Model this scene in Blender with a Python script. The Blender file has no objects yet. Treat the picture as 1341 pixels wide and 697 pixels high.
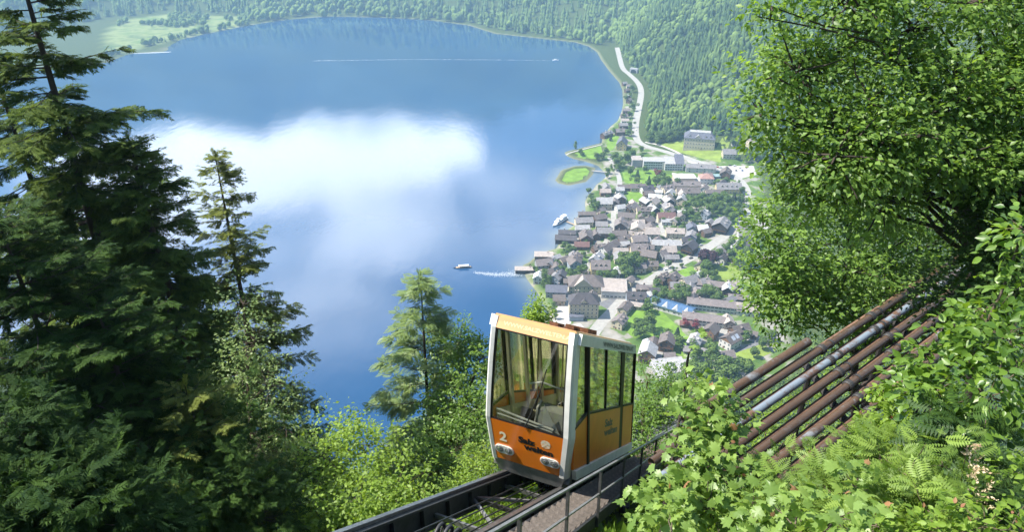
import bpy, math, random
import numpy as np
from mathutils import Vector, Matrix, geometry as mgeo

# ------------------------------------------------------------------ camera, sky, sun, exposure
SC = bpy.context.scene
COL = SC.collection
CAMZ = 322.0
PITCH = math.radians(28.0)
FPX, CX, CY = 950.0, 670.5, 348.5            # lens of the photograph, in pixels of a 1341 wide frame
cam_data = bpy.data.cameras.new('camera')
cam_data.sensor_width = 36.0
cam_data.lens = 36.0 * FPX / 1341.0
cam_data.clip_start = 0.2
cam_data.clip_end = 30000.0
cam = bpy.data.objects.new('camera', cam_data)
COL.objects.link(cam)
cam.location = (0, 0, CAMZ)
cam.rotation_euler = (math.radians(90) - PITCH, 0, 0)
SC.camera = cam

SUN_AZ, SUN_EL = math.radians(-85.0), math.radians(54.0)
world = bpy.data.worlds.new('World')
SC.world = world
world.use_nodes = True
WN, WL = world.node_tree.nodes, world.node_tree.links
WN.clear()

def wn(kind, **kw):
    n = WN.new(kind)
    for k, v in kw.items():
        setattr(n, k, v)
    return n

def wmath(op, a, b=None, c=None, clamp=False):
    n = wn('ShaderNodeMath', operation=op, use_clamp=clamp)
    for i, s in enumerate((a, b, c)):
        if s is None:
            continue
        if isinstance(s, (int, float)):
            n.inputs[i].default_value = s
        else:
            WL.new(s, n.inputs[i])
    return n.outputs[0]

sky = wn('ShaderNodeTexSky', sky_type='NISHITA', sun_disc=False)
sky.sun_elevation = SUN_EL
sky.sun_rotation = SUN_AZ % (2 * math.pi)
sky.altitude = 600
sky.air_density = 1.0
sky.dust_density = 0.6
sky.ozone_density = 1.4
tc = wn('ShaderNodeTexCoord')
sep = wn('ShaderNodeSeparateXYZ')
WL.new(tc.outputs['Generated'], sep.inputs[0])
DX, DY, DZ = sep.outputs
az = wmath('ARCTAN2', DX, DY)
el = wmath('ARCSINE', DZ)
inv = wmath('DIVIDE', 1.0, wmath('ADD', wmath('MAXIMUM', DZ, 0.0), 0.12))
comb = wn('ShaderNodeCombineXYZ')
WL.new(wmath('MULTIPLY', DX, inv), comb.inputs[0])
WL.new(wmath('MULTIPLY', DY, inv), comb.inputs[1])
nz = wn('ShaderNodeTexNoise', noise_dimensions='3D')
nz.inputs['Scale'].default_value = 3.2
nz.inputs['Detail'].default_value = 8.0
nz.inputs['Roughness'].default_value = 0.52
WL.new(comb.outputs[0], nz.inputs['Vector'])
# the cumulus bank over the far end of the lake, which the water mirrors
BANK = [(-20.0, 18.9, 11.0, 3.9, 1.05), (-8.5, 19.0, 6.0, 3.2, 1.0), (-29.0, 20.5, 10.0, 4.6, 0.9), (-44.0, 27.0, 14.0, 8.0, 0.8), (30.0, 30.0, 16.0, 7.0, 0.6)]
VEIL = [(-13.0, 24.5, 8.5, 4.2, 1.0), (-15.5, 29.5, 6.0, 4.0, 1.1), (2.0, 25.0, 6.0, 3.0, 0.75), (-4.0, 22.5, 6.0, 3.0, 0.4), (-30.0, 29.0, 9.0, 6.0, 0.7), (40.0, 25.0, 14.0, 8.0, 0.6)]
def bumps(lst):
    tot = None
    for (a0, e0, sa, se, wgt) in lst:
        da = wmath('DIVIDE', wmath('SUBTRACT', az, math.radians(a0)), math.radians(sa))
        de = wmath('DIVIDE', wmath('SUBTRACT', el, math.radians(e0)), math.radians(se))
        r2 = wmath('ADD', wmath('MULTIPLY', da, da), wmath('MULTIPLY', de, de))
        g = wmath('MULTIPLY', wmath('EXPONENT', wmath('MULTIPLY', r2, -1.0)), wgt)
        tot = g if tot is None else wmath('ADD', tot, g)
    return tot
tot = bumps(BANK)
veil = wmath('MULTIPLY', bumps(VEIL), wmath('ADD', wmath('MULTIPLY', wmath('SUBTRACT', nz.outputs['Fac'], 0.5), 3.6), 0.80, clamp=True), clamp=True)
dens = wmath('ADD', wmath('MULTIPLY', tot, 0.60), wmath('MULTIPLY', wmath('SUBTRACT', nz.outputs['Fac'], 0.53), 1.55))
ramp = wn('ShaderNodeMapRange', interpolation_type='SMOOTHSTEP')
ramp.inputs['From Min'].default_value = 0.20
ramp.inputs['From Max'].default_value = 0.50
WL.new(dens, ramp.inputs['Value'])
mix = wn('ShaderNodeMix', data_type='RGBA')
WL.new(wmath('MAXIMUM', ramp.outputs[0], wmath('MULTIPLY', veil, 0.85)), mix.inputs['Factor'])
WL.new(sky.outputs[0], mix.inputs['A'])
mix.inputs['B'].default_value = (27.0, 27.0, 27.2, 1.0)
bg = wn('ShaderNodeBackground')
bg.inputs['Strength'].default_value = 0.10
WL.new(mix.outputs['Result'], bg.inputs['Color'])
wout = wn('ShaderNodeOutputWorld')
WL.new(bg.outputs[0], wout.inputs['Surface'])

sun_data = bpy.data.lights.new('sun', 'SUN')
sun_data.energy = 5.0
sun_data.angle = math.radians(0.53)
sun_data.color = (1.0, 0.95, 0.86)
sun = bpy.data.objects.new('sun', sun_data)
COL.objects.link(sun)
SUN_DIR = Vector((math.sin(SUN_AZ) * math.cos(SUN_EL), math.cos(SUN_AZ) * math.cos(SUN_EL), math.sin(SUN_EL)))
sun.rotation_euler = (-SUN_DIR).to_track_quat('-Z', 'Y').to_euler()
sun.location = SUN_DIR * 2000

SC.view_settings.view_transform = 'Standard'
SC.view_settings.look = 'None'
SC.view_settings.exposure = 1.46
SC.view_settings.gamma = 1.0
SC.view_settings.use_curve_mapping = False
SC.render.engine = 'CYCLES'
SC.cycles.max_bounces = 8
SC.cycles.diffuse_bounces = 3
SC.cycles.glossy_bounces = 4
SC.cycles.transmission_bounces = 6
SC.cycles.transparent_max_bounces = 8
SC.cycles.volume_bounces = 1
SC.cycles.use_denoising = True
SC.cycles.sample_clamp_indirect = 6.0
SC.cycles.caustics_reflective = False
SC.cycles.caustics_refractive = False

# ------------------------------------------------------------------ helpers
RNG = np.random.default_rng(7)
random.seed(7)
CP, SP = math.cos(PITCH), math.sin(PITCH)

def ray(px, py):
    """direction of a sight line given in photograph pixels (depth 1 along the optical axis)"""
    r, d = (px - CX) / FPX, (py - CY) / FPX
    return np.array([r, CP - d * SP, -SP - d * CP])

def at(px, py, depth):
    """world point on a sight line at a given depth in metres"""
    p = ray(px, py) * depth
    return np.array([p[0], p[1], p[2] + CAMZ])

def on_level(px, py, z):
    d = ray(px, py)
    t = (z - CAMZ) / d[2]
    return np.array([d[0] * t, d[1] * t, z])

def topix(p):
    x, y, z = p[0], p[1], p[2] - CAMZ
    fw = y * CP - z * SP
    dn = -y * SP - z * CP
    return CX + FPX * x / fw, CY + FPX * dn / fw

def link(o):
    COL.objects.link(o)
    return o

def tag(o, label=None, cat=None, group=None, kind=None):
    if label: o['label'] = label
    if cat: o['category'] = cat
    if group: o['group'] = group
    if kind: o['kind'] = kind
    return o

def thing(name, label, cat, loc=(0, 0, 0), rz=0.0, group=None):
    o = bpy.data.objects.new(name, None)
    o.empty_display_size = 0.2
    link(o)
    o.location = loc
    o.rotation_euler = (0, 0, rz)
    return tag(o, label, cat, group)

class MB:
    """collects faces, then builds one mesh"""
    def __init__(self):
        self.v, self.f = [], []
    def add(self, vs, fs):
        n = len(self.v)
        self.v.extend([tuple(map(float, p)) for p in vs])
        self.f.extend([tuple(i + n for i in f) for f in fs])
        return self
    def hexa(self, p):
        """eight corners: bottom ring then top ring, counter-clockwise"""
        return self.add(p, [(3, 2, 1, 0), (4, 5, 6, 7), (0, 1, 5, 4), (1, 2, 6, 5), (2, 3, 7, 6), (3, 0, 4, 7)])
    def box(self, c, s, fn=None):
        x, y, z = c
        a, b, d = s[0] / 2, s[1] / 2, s[2] / 2
        p = [(x - a, y - b, z - d), (x + a, y - b, z - d), (x + a, y + b, z - d), (x - a, y + b, z - d),
             (x - a, y - b, z + d), (x + a, y - b, z + d), (x + a, y + b, z + d), (x - a, y + b, z + d)]
        if fn: p = [fn(*q) for q in p]
        return self.hexa(p)
    def prism(self, poly, a, b, fn):
        """extrude a 2D polygon; fn(p, q, t) maps polygon coords and extrusion to space"""
        n = len(poly)
        vs = [fn(p, q, a) for p, q in poly] + [fn(p, q, b) for p, q in poly]
        fs = [tuple(range(n - 1, -1, -1)), tuple(range(n, 2 * n))]
        fs += [(i, (i + 1) % n, n + (i + 1) % n, n + i) for i in range(n)]
        return self.add(vs, fs)
    def tube(self, pts, rad, n=6, cap=True):
        pts = [np.asarray(p, float) for p in pts]
        if isinstance(rad, (int, float)): rad = [rad] * len(pts)
        vs, fs = [], []
        for i, p in enumerate(pts):
            d = pts[min(i + 1, len(pts) - 1)] - pts[max(i - 1, 0)]
            d = d / (np.linalg.norm(d) + 1e-9)
            h = np.array([0, 0, 1.0]) if abs(d[2]) < 0.9 else np.array([1.0, 0, 0])
            a = np.cross(d, h); a /= np.linalg.norm(a)
            b = np.cross(d, a)
            for k in range(n):
                t = 2 * math.pi * k / n
                vs.append(p + rad[i] * (math.cos(t) * a + math.sin(t) * b))
        for i in range(len(pts) - 1):
            for k in range(n):
                k2 = (k + 1) % n
                fs.append((i * n + k, i * n + k2, (i + 1) * n + k2, (i + 1) * n + k))
        if cap:
            fs.append(tuple(range(n)))
            fs.append(tuple((len(pts) - 1) * n + k for k in range(n - 1, -1, -1)))
        return self.add(vs, fs)
    def mesh(self, name, mat=None, off=(0, 0, 0), smooth=False):
        me = bpy.data.meshes.new(name)
        off = np.asarray(off, float)
        me.from_pydata([tuple(np.asarray(p) - off) for p in self.v], [], self.f)
        me.validate()
        if mat: me.materials.append(mat)
        if smooth: me.polygons.foreach_set('use_smooth', [True] * len(me.polygons))
        me.update()
        return me
    def part(self, name, mat, parent, off=None, smooth=False):
        """a child of parent; world coordinates unless off is given"""
        r = parent
        while r.parent: r = r.parent
        if off is None: off = tuple(r.location)
        o = bpy.data.objects.new(name, self.mesh(name, mat, off, smooth))
        link(o)
        o.parent = parent
        return o
    def lpart(self, name, mat, parent, smooth=False):
        return self.part(name, mat, parent, (0, 0, 0), smooth)
    def top(self, name, mat, label=None, cat=None, group=None, kind=None, smooth=False):
        o = bpy.data.objects.new(name, self.mesh(name, mat, (0, 0, 0), smooth))
        link(o)
        return tag(o, label, cat, group, kind)

def child(name, mesh, parent, loc=(0, 0, 0), rot=(0, 0, 0), scale=(1, 1, 1)):
    o = bpy.data.objects.new(name, mesh)
    link(o)
    o.parent = parent
    o.location = loc
    o.rotation_euler = rot
    o.scale = scale
    return o

def numpy_mesh(name, verts, tris, mat, tint=None, smooth=False):
    me = bpy.data.meshes.new(name)
    nv, nf = len(verts), len(tris)
    k = tris.shape[1]
    me.vertices.add(nv)
    me.vertices.foreach_set('co', np.ascontiguousarray(verts, dtype=np.float32).ravel())
    me.loops.add(nf * k)
    me.loops.foreach_set('vertex_index', np.ascontiguousarray(tris, dtype=np.int32).ravel())
    me.polygons.add(nf)
    me.polygons.foreach_set('loop_start', np.arange(0, nf * k, k, dtype=np.int32))
    me.polygons.foreach_set('loop_total', np.full(nf, k, dtype=np.int32))
    if smooth: me.polygons.foreach_set('use_smooth', np.ones(nf, dtype=bool))
    if tint is not None:
        at_ = me.attributes.new('tint', 'FLOAT', 'POINT')
        at_.data.foreach_set('value', np.ascontiguousarray(tint, dtype=np.float32))
    if mat: me.materials.append(mat)
    me.update(calc_edges=True)
    return me

# ------------------------------------------------------------------ materials
def new_mat(name):
    m = bpy.data.materials.new(name)
    m.use_nodes = True
    nt = m.node_tree
    return m, nt, nt.nodes['Principled BSDF'], nt.nodes['Material Output']

def noise_node(nt, scale, detail=4.0, rough=0.55, coord='Object', stretch=None):
    t = nt.nodes.new('ShaderNodeTexCoord')
    n = nt.nodes.new('ShaderNodeTexNoise')
    n.inputs['Scale'].default_value = scale
    n.inputs['Detail'].default_value = detail
    n.inputs['Roughness'].default_value = rough
    if stretch:
        mp = nt.nodes.new('ShaderNodeMapping')
        mp.inputs['Scale'].default_value = stretch
        nt.links.new(t.outputs[coord], mp.inputs[0])
        nt.links.new(mp.outputs[0], n.inputs['Vector'])
    else:
        nt.links.new(t.outputs[coord], n.inputs['Vector'])
    return n

def ramp_node(nt, stops, src):
    r = nt.nodes.new('ShaderNodeValToRGB')
    e = r.color_ramp.elements
    while len(e) < len(stops): e.new(0.5)
    for i, (p, c) in enumerate(stops):
        e[i].position = p
        e[i].color = (c[0], c[1], c[2], 1)
    nt.links.new(src, r.inputs[0])
    return r

def plain(name, col, rough=0.7, var=0.25, scale=3.0, bump=0.0, metal=0.0, spec=0.3, stretch=None, detail=5.0):
    """a colour broken up by noise, with light relief"""
    m, nt, b, out = new_mat(name)
    n = noise_node(nt, scale, detail, 0.6, stretch=stretch)
    lo = [max(0, c * (1 - var)) for c in col]
    hi = [min(1, c * (1 + var)) for c in col]
    r = ramp_node(nt, [(0.3, lo), (0.7, hi)], n.outputs['Fac'])
    nt.links.new(r.outputs[0], b.inputs['Base Color'])
    b.inputs['Roughness'].default_value = rough
    b.inputs['Metallic'].default_value = metal
    b.inputs['Specular IOR Level'].default_value = spec
    if bump:
        bp = nt.nodes.new('ShaderNodeBump')
        bp.inputs['Strength'].default_value = bump
        bp.inputs['Distance'].default_value = 0.05
        nt.links.new(n.outputs['Fac'], bp.inputs['Height'])
        nt.links.new(bp.outputs[0], b.inputs['Normal'])
    return m

def leaf_mat(name, dark, light, trans=0.35, rough=0.5, spec=0.35, tcol=None):
    m, nt, b, out = new_mat(name)
    a = nt.nodes.new('ShaderNodeAttribute')
    a.attribute_name = 'tint'
    r = ramp_node(nt, [(0.0, dark), (1.0, light)], a.outputs['Fac'])
    nt.links.new(r.outputs[0], b.inputs['Base Color'])
    b.inputs['Roughness'].default_value = rough
    b.inputs['Specular IOR Level'].default_value = spec
    if trans > 0:
        t = nt.nodes.new('ShaderNodeBsdfTranslucent')
        hs = nt.nodes.new('ShaderNodeHueSaturation')
        hs.inputs['Hue'].default_value = 0.485
        hs.inputs['Saturation'].default_value = 1.1
        hs.inputs['Value'].default_value = 1.5
        nt.links.new(r.outputs[0], hs.inputs['Color'])
        nt.links.new(hs.outputs[0], t.inputs['Color'])
        mx = nt.nodes.new('ShaderNodeMixShader')
        mx.inputs[0].default_value = trans
        nt.links.new(b.outputs[0], mx.inputs[1])
        nt.links.new(t.outputs[0], mx.inputs[2])
        nt.links.new(mx.outputs[0], out.inputs['Surface'])
    return m
# ------------------------------------------------------------------ terrain
def lv(pts, z=0.0):
    return np.array([on_level(x, y, z)[:2] for x, y in pts])

LAKE = np.vstack([lv([(721, 414), (712, 398), (704, 384), (696, 374), (689, 364), (686, 356), (684, 348), (694, 343), (704, 334), (716, 329),
        (728, 326), (733, 318), (731, 308), (741, 303), (752, 295), (754, 286), (762, 280), (767, 276), (766, 264), (771, 255), (777, 248), (781, 242),
        (788, 237), (794, 231), (790, 224), (783, 217), (765, 211), (750, 208), (742, 204), (739, 200), (746, 197), (757, 195), (772, 191), (788, 187),
        (789, 180), (799, 166), (809, 158), (814, 146), (816, 136), (815, 118), (811, 108), (798, 93), (787, 78), (782, 68), (770, 60), (752, 55),
        (697, 49), (649, 44), (614, 33), (560, 26), (512, 23), (429, 21), (370, 26), (326, 33), (265, 45), (238, 52), (222, 62), (218, 67), (170, 70),
        (140, 82), (60, 88), (-120, 96)]),
        np.array([[-2600.0, 1500.0], [-2600.0, 200.0], [-700.0, 150.0]]), lv([(-300, 720), (100, 700), (420, 660), (590, 570), (655, 495), (685, 450), (704, 426)])])
ISLE = lv([(727, 236), (735, 223), (752, 217.5), (768, 217), (780, 220), (776, 229), (768, 238), (745, 243), (731, 240)])
HILL = np.vstack([lv([(800, 40), (806, 58), (818, 80), (834, 97), (847, 111), (850, 125), (846, 150), (841, 168), (850, 186), (895, 202.5), (920, 209.5), (945, 216), (985, 214), (1060, 218), (1200, 232)], 3.0),
        np.array([[2500.0, 500.0], [3500.0, 3000.0], [900.0, 3000.0]])])
FARF = np.vstack([lv([(-150, 60), (40, 42), (150, 22), (210, 17), (300, 21), (330, 27), (370, 22), (429, 18), (512, 20), (560, 22), (625, 25), (690, 36), (752, 45), (790, 53)], 3.0),
        np.array([[900.0, 2300.0], [4500.0, 2600.0], [6000.0, 9000.0], [-7000.0, 9000.0], [-6000.0, 1700.0]])])
MANSION = on_level(917, 183, 9.0)

def sdist(poly, P):
    """signed distance, positive inside the polygon"""
    A = poly
    B = np.roll(poly, -1, axis=0)
    best = np.full(len(P), 1e18)
    ins = np.zeros(len(P), bool)
    for a, b in zip(A, B):
        d = b - a
        t = np.clip(((P - a) @ d) / (d @ d + 1e-12), 0, 1)
        q = P - (a + t[:, None] * d)
        best = np.minimum(best, (q * q).sum(1))
        c = (a[1] > P[:, 1]) != (b[1] > P[:, 1])
        if c.any():
            xx = a[0] + (P[:, 1] - a[1]) / (b[1] - a[1] + 1e-12) * (b[0] - a[0])
            ins ^= c & (P[:, 0] < xx)
    s = np.sqrt(best)
    return np.where(ins, s, -s)

def wav(P, k, seed):
    r = np.random.default_rng(seed)
    out = np.zeros(len(P))
    for i in range(5):
        a = r.uniform(0, 6.28)
        f = k * (1.7 ** i)
        out += np.sin(P[:, 0] * f * math.cos(a) + P[:, 1] * f * math.sin(a) + r.uniform(0, 6.28)) / (1.5 ** i)
    return out

def shore(P):
    return np.maximum(-sdist(LAKE, P), sdist(ISLE, P))

def valley(P, sd=None):
    P = np.atleast_2d(np.asarray(P, float))[:, :2]
    if sd is None: sd = shore(P)
    z = np.clip(sd * 0.22, -5.0, 1.3) + np.clip(sd - 10, 0, 400) * 0.012
    z = np.where(sdist(ISLE, P) > -3, np.clip(sd * 0.22, -5, 0.9), z)
    dh = sdist(HILL, P)
    g = np.exp(-((P[:, 0] - MANSION[0]) ** 2 + (P[:, 1] - MANSION[1]) ** 2) / 150.0 ** 2)
    L = 8 + 75 * g
    h = np.where(dh > 0, 0.14 * np.minimum(dh, L) + 0.62 * np.clip(dh - L, 0, 900) + np.clip(dh - L, 0, 60) / 60 * wav(P, 0.012, 3) * 15, 0)
    df = sdist(FARF, P)
    h2 = np.where(df > 0, 0.10 * np.minimum(df, 60) + 0.46 * np.clip(df - 60, 0, 1900) + np.clip(df - 60, 0, 400) / 400 * wav(P, 0.0035, 5) * 45, 0)
    return z + np.maximum(np.maximum(h, h2), 0)

TA = math.radians(23.67)      # heading of the funicular
TS = math.radians(34.05)      # its slope

def slope(P):
    """the steep wooded flank below the viewpoint"""
    P = np.atleast_2d(np.asarray(P, float))[:, :2]
    s = P[:, 0] * math.sin(TA) + P[:, 1] * math.cos(TA)
    t = P[:, 0] * math.cos(TA) - P[:, 1] * math.sin(TA)
    z = CAMZ - 14.2 - (s - 11.95) * 0.676 - 0.45 * np.clip(s - 20, 0, None)
    z = z + 0.45 * np.clip(t + 4.9, 0, 60) - 0.6 * np.clip(-4.9 - t, 0, 60)
    z = z + wav(P, 0.35, 9) * 0.22 * np.clip(1 - s / 400, 0, 1)
    return np.minimum(z, CAMZ - 1.7 + 0.45 * np.clip(t - 4, 0, 60))

def ground(P):
    P = np.atleast_2d(np.asarray(P, float))[:, :2]
    return np.maximum(valley(P), slope(P))

def gz(x, y):
    return float(ground([[x, y]])[0])

def on_ground(px, py, lift=0.0):
    """where a sight line meets the valley floor or the hills beyond it"""
    d = ray(px, py)
    lo, hi = 300.0, 6000.0
    for k in (240, 24, 24):
        t = np.linspace(lo, hi, k)
        z = CAMZ + d[2] * t - (valley(np.stack([d[0] * t, d[1] * t], 1)) + lift)
        i = int(np.argmax(z < 0)) if (z < 0).any() else k - 1
        i = max(i, 1)
        lo, hi = t[i - 1], t[i]
    b = (lo + hi) / 2
    return np.array([d[0] * b, d[1] * b, CAMZ + d[2] * b - lift])

xs = np.concatenate([np.linspace(-7000, -1500, 40)[:-1], np.linspace(-1500, -150, 60)[:-1], np.linspace(-150, -20, 40)[:-1], np.linspace(-20, 40, 60)[:-1], np.linspace(40, 430, 130)[:-1], np.linspace(430, 1200, 70)[:-1], np.linspace(1200, 6000, 40)])
ys = np.concatenate([np.linspace(-60, 0, 12)[:-1], np.linspace(0, 60, 60)[:-1], np.linspace(60, 360, 60)[:-1], np.linspace(360, 1150, 230)[:-1], np.linspace(1150, 2300, 110)[:-1], np.linspace(2300, 9000, 80)])
GX, GY = np.meshgrid(xs, ys)
PG = np.stack([GX.ravel(), GY.ravel()], 1)
SDG = shore(PG)
ZV = valley(PG, SDG)
ZS = slope(PG)
ZG = np.maximum(ZV, ZS)
nx, ny = len(xs), len(ys)
idx = np.arange(nx * ny).reshape(ny, nx)
QUADS = np.stack([idx[:-1, :-1].ravel(), idx[:-1, 1:].ravel(), idx[1:, 1:].ravel(), idx[1:, :-1].ravel()], 1)

TOWN = lv([(690, 352), (728, 322), (752, 285), (768, 262), (782, 240), (792, 200), (790, 180), (815, 140), (825, 120), (834, 150), (836, 190), (895, 204), (990, 214), (1010, 300), (1030, 420), (1040, 500), (900, 530), (830, 520), (740, 500), (670, 490), (690, 446), (712, 424)], 2.0)
FIELDS = lv([(138, 44), (160, 28), (215, 20), (320, 22), (326, 32), (262, 44), (236, 50), (170, 66), (140, 76)], 2.0)
a_town = np.clip(sdist(TOWN, PG) / 8 + 0.5, 0, 1) * (ZS < ZV)
a_field = np.clip(sdist(FIELDS, PG) / 10 + 0.5, 0, 1)
a_shore = np.clip(1 - np.abs(SDG) / 7, 0, 1)

m_ground, nt, b, out = new_mat('ground_cover')
def attr(nt, name):
    a = nt.nodes.new('ShaderNodeAttribute'); a.attribute_name = name
    return a.outputs['Fac']
def mixc(nt, fac, A, B):
    m = nt.nodes.new('ShaderNodeMix'); m.data_type = 'RGBA'
    for s, v in (('Factor', fac), ('A', A), ('B', B)):
        if isinstance(v, tuple): m.inputs[s].default_value = v + (1,)
        elif isinstance(v, (int, float)): m.inputs[s].default_value = v
        else: nt.links.new(v, m.inputs[s])
    return m.outputs['Result']
n1 = noise_node(nt, 0.9, 6)
n2 = noise_node(nt, 0.055, 5)
n3 = noise_node(nt, 0.02, 4)
forest_c = ramp_node(nt, [(0.3, (0.025, 0.035, 0.012)), (0.55, (0.05, 0.075, 0.018)), (0.75, (0.10, 0.085, 0.045))], n1.outputs['Fac']).outputs[0]
town_c = ramp_node(nt, [(0.36, (0.05, 0.095, 0.018)), (0.50, (0.085, 0.135, 0.030)), (0.56, (0.20, 0.19, 0.16)), (0.72, (0.28, 0.26, 0.235))], n2.outputs['Fac']).outputs[0]
field_c = ramp_node(nt, [(0.35, (0.09, 0.14, 0.035)), (0.5, (0.17, 0.20, 0.075)), (0.66, (0.06, 0.10, 0.03))], n3.outputs['Fac']).outputs[0]
c = mixc(nt, attr(nt, 'town'), forest_c, town_c)
c = mixc(nt, attr(nt, 'field'), c, field_c)
c = mixc(nt, attr(nt, 'beach'), c, (0.38, 0.34, 0.25))
nt.links.new(c, b.inputs['Base Color'])
b.inputs['Roughness'].default_value = 0.95
b.inputs['Specular IOR Level'].default_value = 0.1
bp = nt.nodes.new('ShaderNodeBump'); bp.inputs['Strength'].default_value = 0.6; bp.inputs['Distance'].default_value = 0.15
nt.links.new(n1.outputs['Fac'], bp.inputs['Height']); nt.links.new(bp.outputs[0], b.inputs['Normal'])

me = numpy_mesh('ground', np.column_stack([PG, ZG]), QUADS, m_ground, smooth=True)
for nm, arr in (('town', a_town), ('field', a_field), ('beach', a_shore * 0.3)):
    me.attributes.new(nm, 'FLOAT', 'POINT').data.foreach_set('value', arr.astype(np.float32))
tag(link(bpy.data.objects.new('ground', me)), kind='structure')

# lake: one sheet whose own colour goes from sandy shallows to deep blue
m_lake, nt, b, out = new_mat('lake_water')
dep = attr(nt, 'shallow')
nl = noise_node(nt, 0.004, 3)
deep = ramp_node(nt, [(0.3, (0.004, 0.036, 0.098)), (0.7, (0.007, 0.048, 0.124))], nl.outputs['Fac']).outputs[0]
c = mixc(nt, dep, deep, (0.20, 0.21, 0.14))
nt.links.new(c, b.inputs['Base Color'])
b.inputs['Roughness'].default_value = 0.045
b.inputs['IOR'].default_value = 1.55
b.inputs['Specular IOR Level'].default_value = 0.5
wv = noise_node(nt, 0.16, 5, 0.6, stretch=(1.0, 0.45, 1.0))
w2 = noise_node(nt, 0.03, 4, 0.6, stretch=(1.0, 0.3, 1.0))
w3 = noise_node(nt, 0.55, 3, 0.6, stretch=(0.5, 1.0, 1.0))
ad0 = nt.nodes.new('ShaderNodeMath'); ad0.operation = 'MULTIPLY_ADD'
nt.links.new(w3.outputs['Fac'], ad0.inputs[0]); ad0.inputs[1].default_value = 0.45; nt.links.new(wv.outputs['Fac'], ad0.inputs[2])
ad = nt.nodes.new('ShaderNodeMath'); ad.operation = 'MULTIPLY_ADD'
nt.links.new(w2.outputs['Fac'], ad.inputs[0]); ad.inputs[1].default_value = 3.0; nt.links.new(ad0.outputs[0], ad.inputs[2])
bp = nt.nodes.new('ShaderNodeBump'); bp.inputs['Strength'].default_value = 0.12; bp.inputs['Distance'].default_value = 0.45
nt.links.new(ad.outputs[0], bp.inputs['Height']); nt.links.new(bp.outputs[0], b.inputs['Normal'])
keep = (SDG.reshape(ny, nx) < 30)
kq = keep[:-1, :-1].ravel() | keep[1:, 1:].ravel()
me = numpy_mesh('lake', np.column_stack([PG, np.zeros(len(PG))]), QUADS[kq & (PG[QUADS[:, 0], 1] < 3500)], m_lake)
sh = np.clip(1 + SDG / 30.0, 0, 1) ** 2.2 * 0.42
sh = sh * np.where(PG[:, 1] < 900, 1.0, 0.35)
me.attributes.new('shallow', 'FLOAT', 'POINT').data.foreach_set('value', sh.astype(np.float32))
tag(link(bpy.data.objects.new('lake', me)), kind='structure')

# haze: the air of the valley
m_haze = bpy.data.materials.new('valley_air'); m_haze.use_nodes = True
nt = m_haze.node_tree; nt.nodes.clear()
pv = nt.nodes.new('ShaderNodeVolumePrincipled')
pv.inputs['Color'].default_value = (0.45, 0.72, 1.0, 1)
pv.inputs['Density'].default_value = 0.00014
pv.inputs['Anisotropy'].default_value = 0.1
o_ = nt.nodes.new('ShaderNodeOutputMaterial'); nt.links.new(pv.outputs[0], o_.inputs['Volume'])
mb = MB(); mb.box((-500, 4400, 575), (14000, 9600, 1170))
hz = mb.top('haze', m_haze, 'thin blue air between the viewpoint and the far shore', 'haze', kind='stuff')

# ------------------------------------------------------------------ roads, plazas, lawns
def inside(poly, P): return sdist(poly, P) > 0

def drape(name, poly, mat, off, step=6.0, parent_fn=valley):
    poly = np.asarray(poly)
    pts = [Vector(p) for p in poly]
    lo, hi = poly.min(0), poly.max(0)
    g = np.stack(np.meshgrid(np.arange(lo[0], hi[0], step), np.arange(lo[1], hi[1], step)), -1).reshape(-1, 2)
    if len(g): g = g[sdist(poly, g) > step * 0.35]
    n = len(pts)
    allp = pts + [Vector(p) for p in g]
    r = mgeo.delaunay_2d_cdt(allp, [(i, (i + 1) % n) for i in range(n)], [list(range(n))], 1, 1e-4)
    V = np.array([[p.x, p.y] for p in r[0]])
    z = parent_fn(V) + off
    me = bpy.data.meshes.new(name)
    me.from_pydata([(p[0], p[1], q) for p, q in zip(V, z)], [], [tuple(f) for f in r[2]])
    me.materials.append(mat); me.update()
    return tag(link(bpy.data.objects.new(name, me)), kind='structure')

def gpoly(pix, sub=10.0):
    W = np.array([on_ground(x, y)[:2] for x, y in pix])
    out_ = []
    for a, b_ in zip(W, np.roll(W, -1, axis=0)):
        k = max(1, int(np.linalg.norm(b_ - a) / sub))
        out_ += [a + (b_ - a) * i / k for i in range(k)]
    return np.array(out_)

m_lawn = plain('lawn', (0.115, 0.20, 0.026), 0.9, 0.3, 0.12, spec=0.1, detail=8)
m_meadow = plain('mown_meadow', (0.15, 0.20, 0.038), 0.9, 0.32, 0.09, spec=0.1, detail=8)
m_road = plain('pale_asphalt', (0.27, 0.26, 0.24), 0.9, 0.14, 0.3, spec=0.15)
m_pave = plain('light_paving', (0.35, 0.33, 0.305), 0.9, 0.16, 0.25, spec=0.15)
m_grey = plain('grey_asphalt', (0.13, 0.13, 0.135), 0.9, 0.18, 0.3, spec=0.15)

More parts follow.
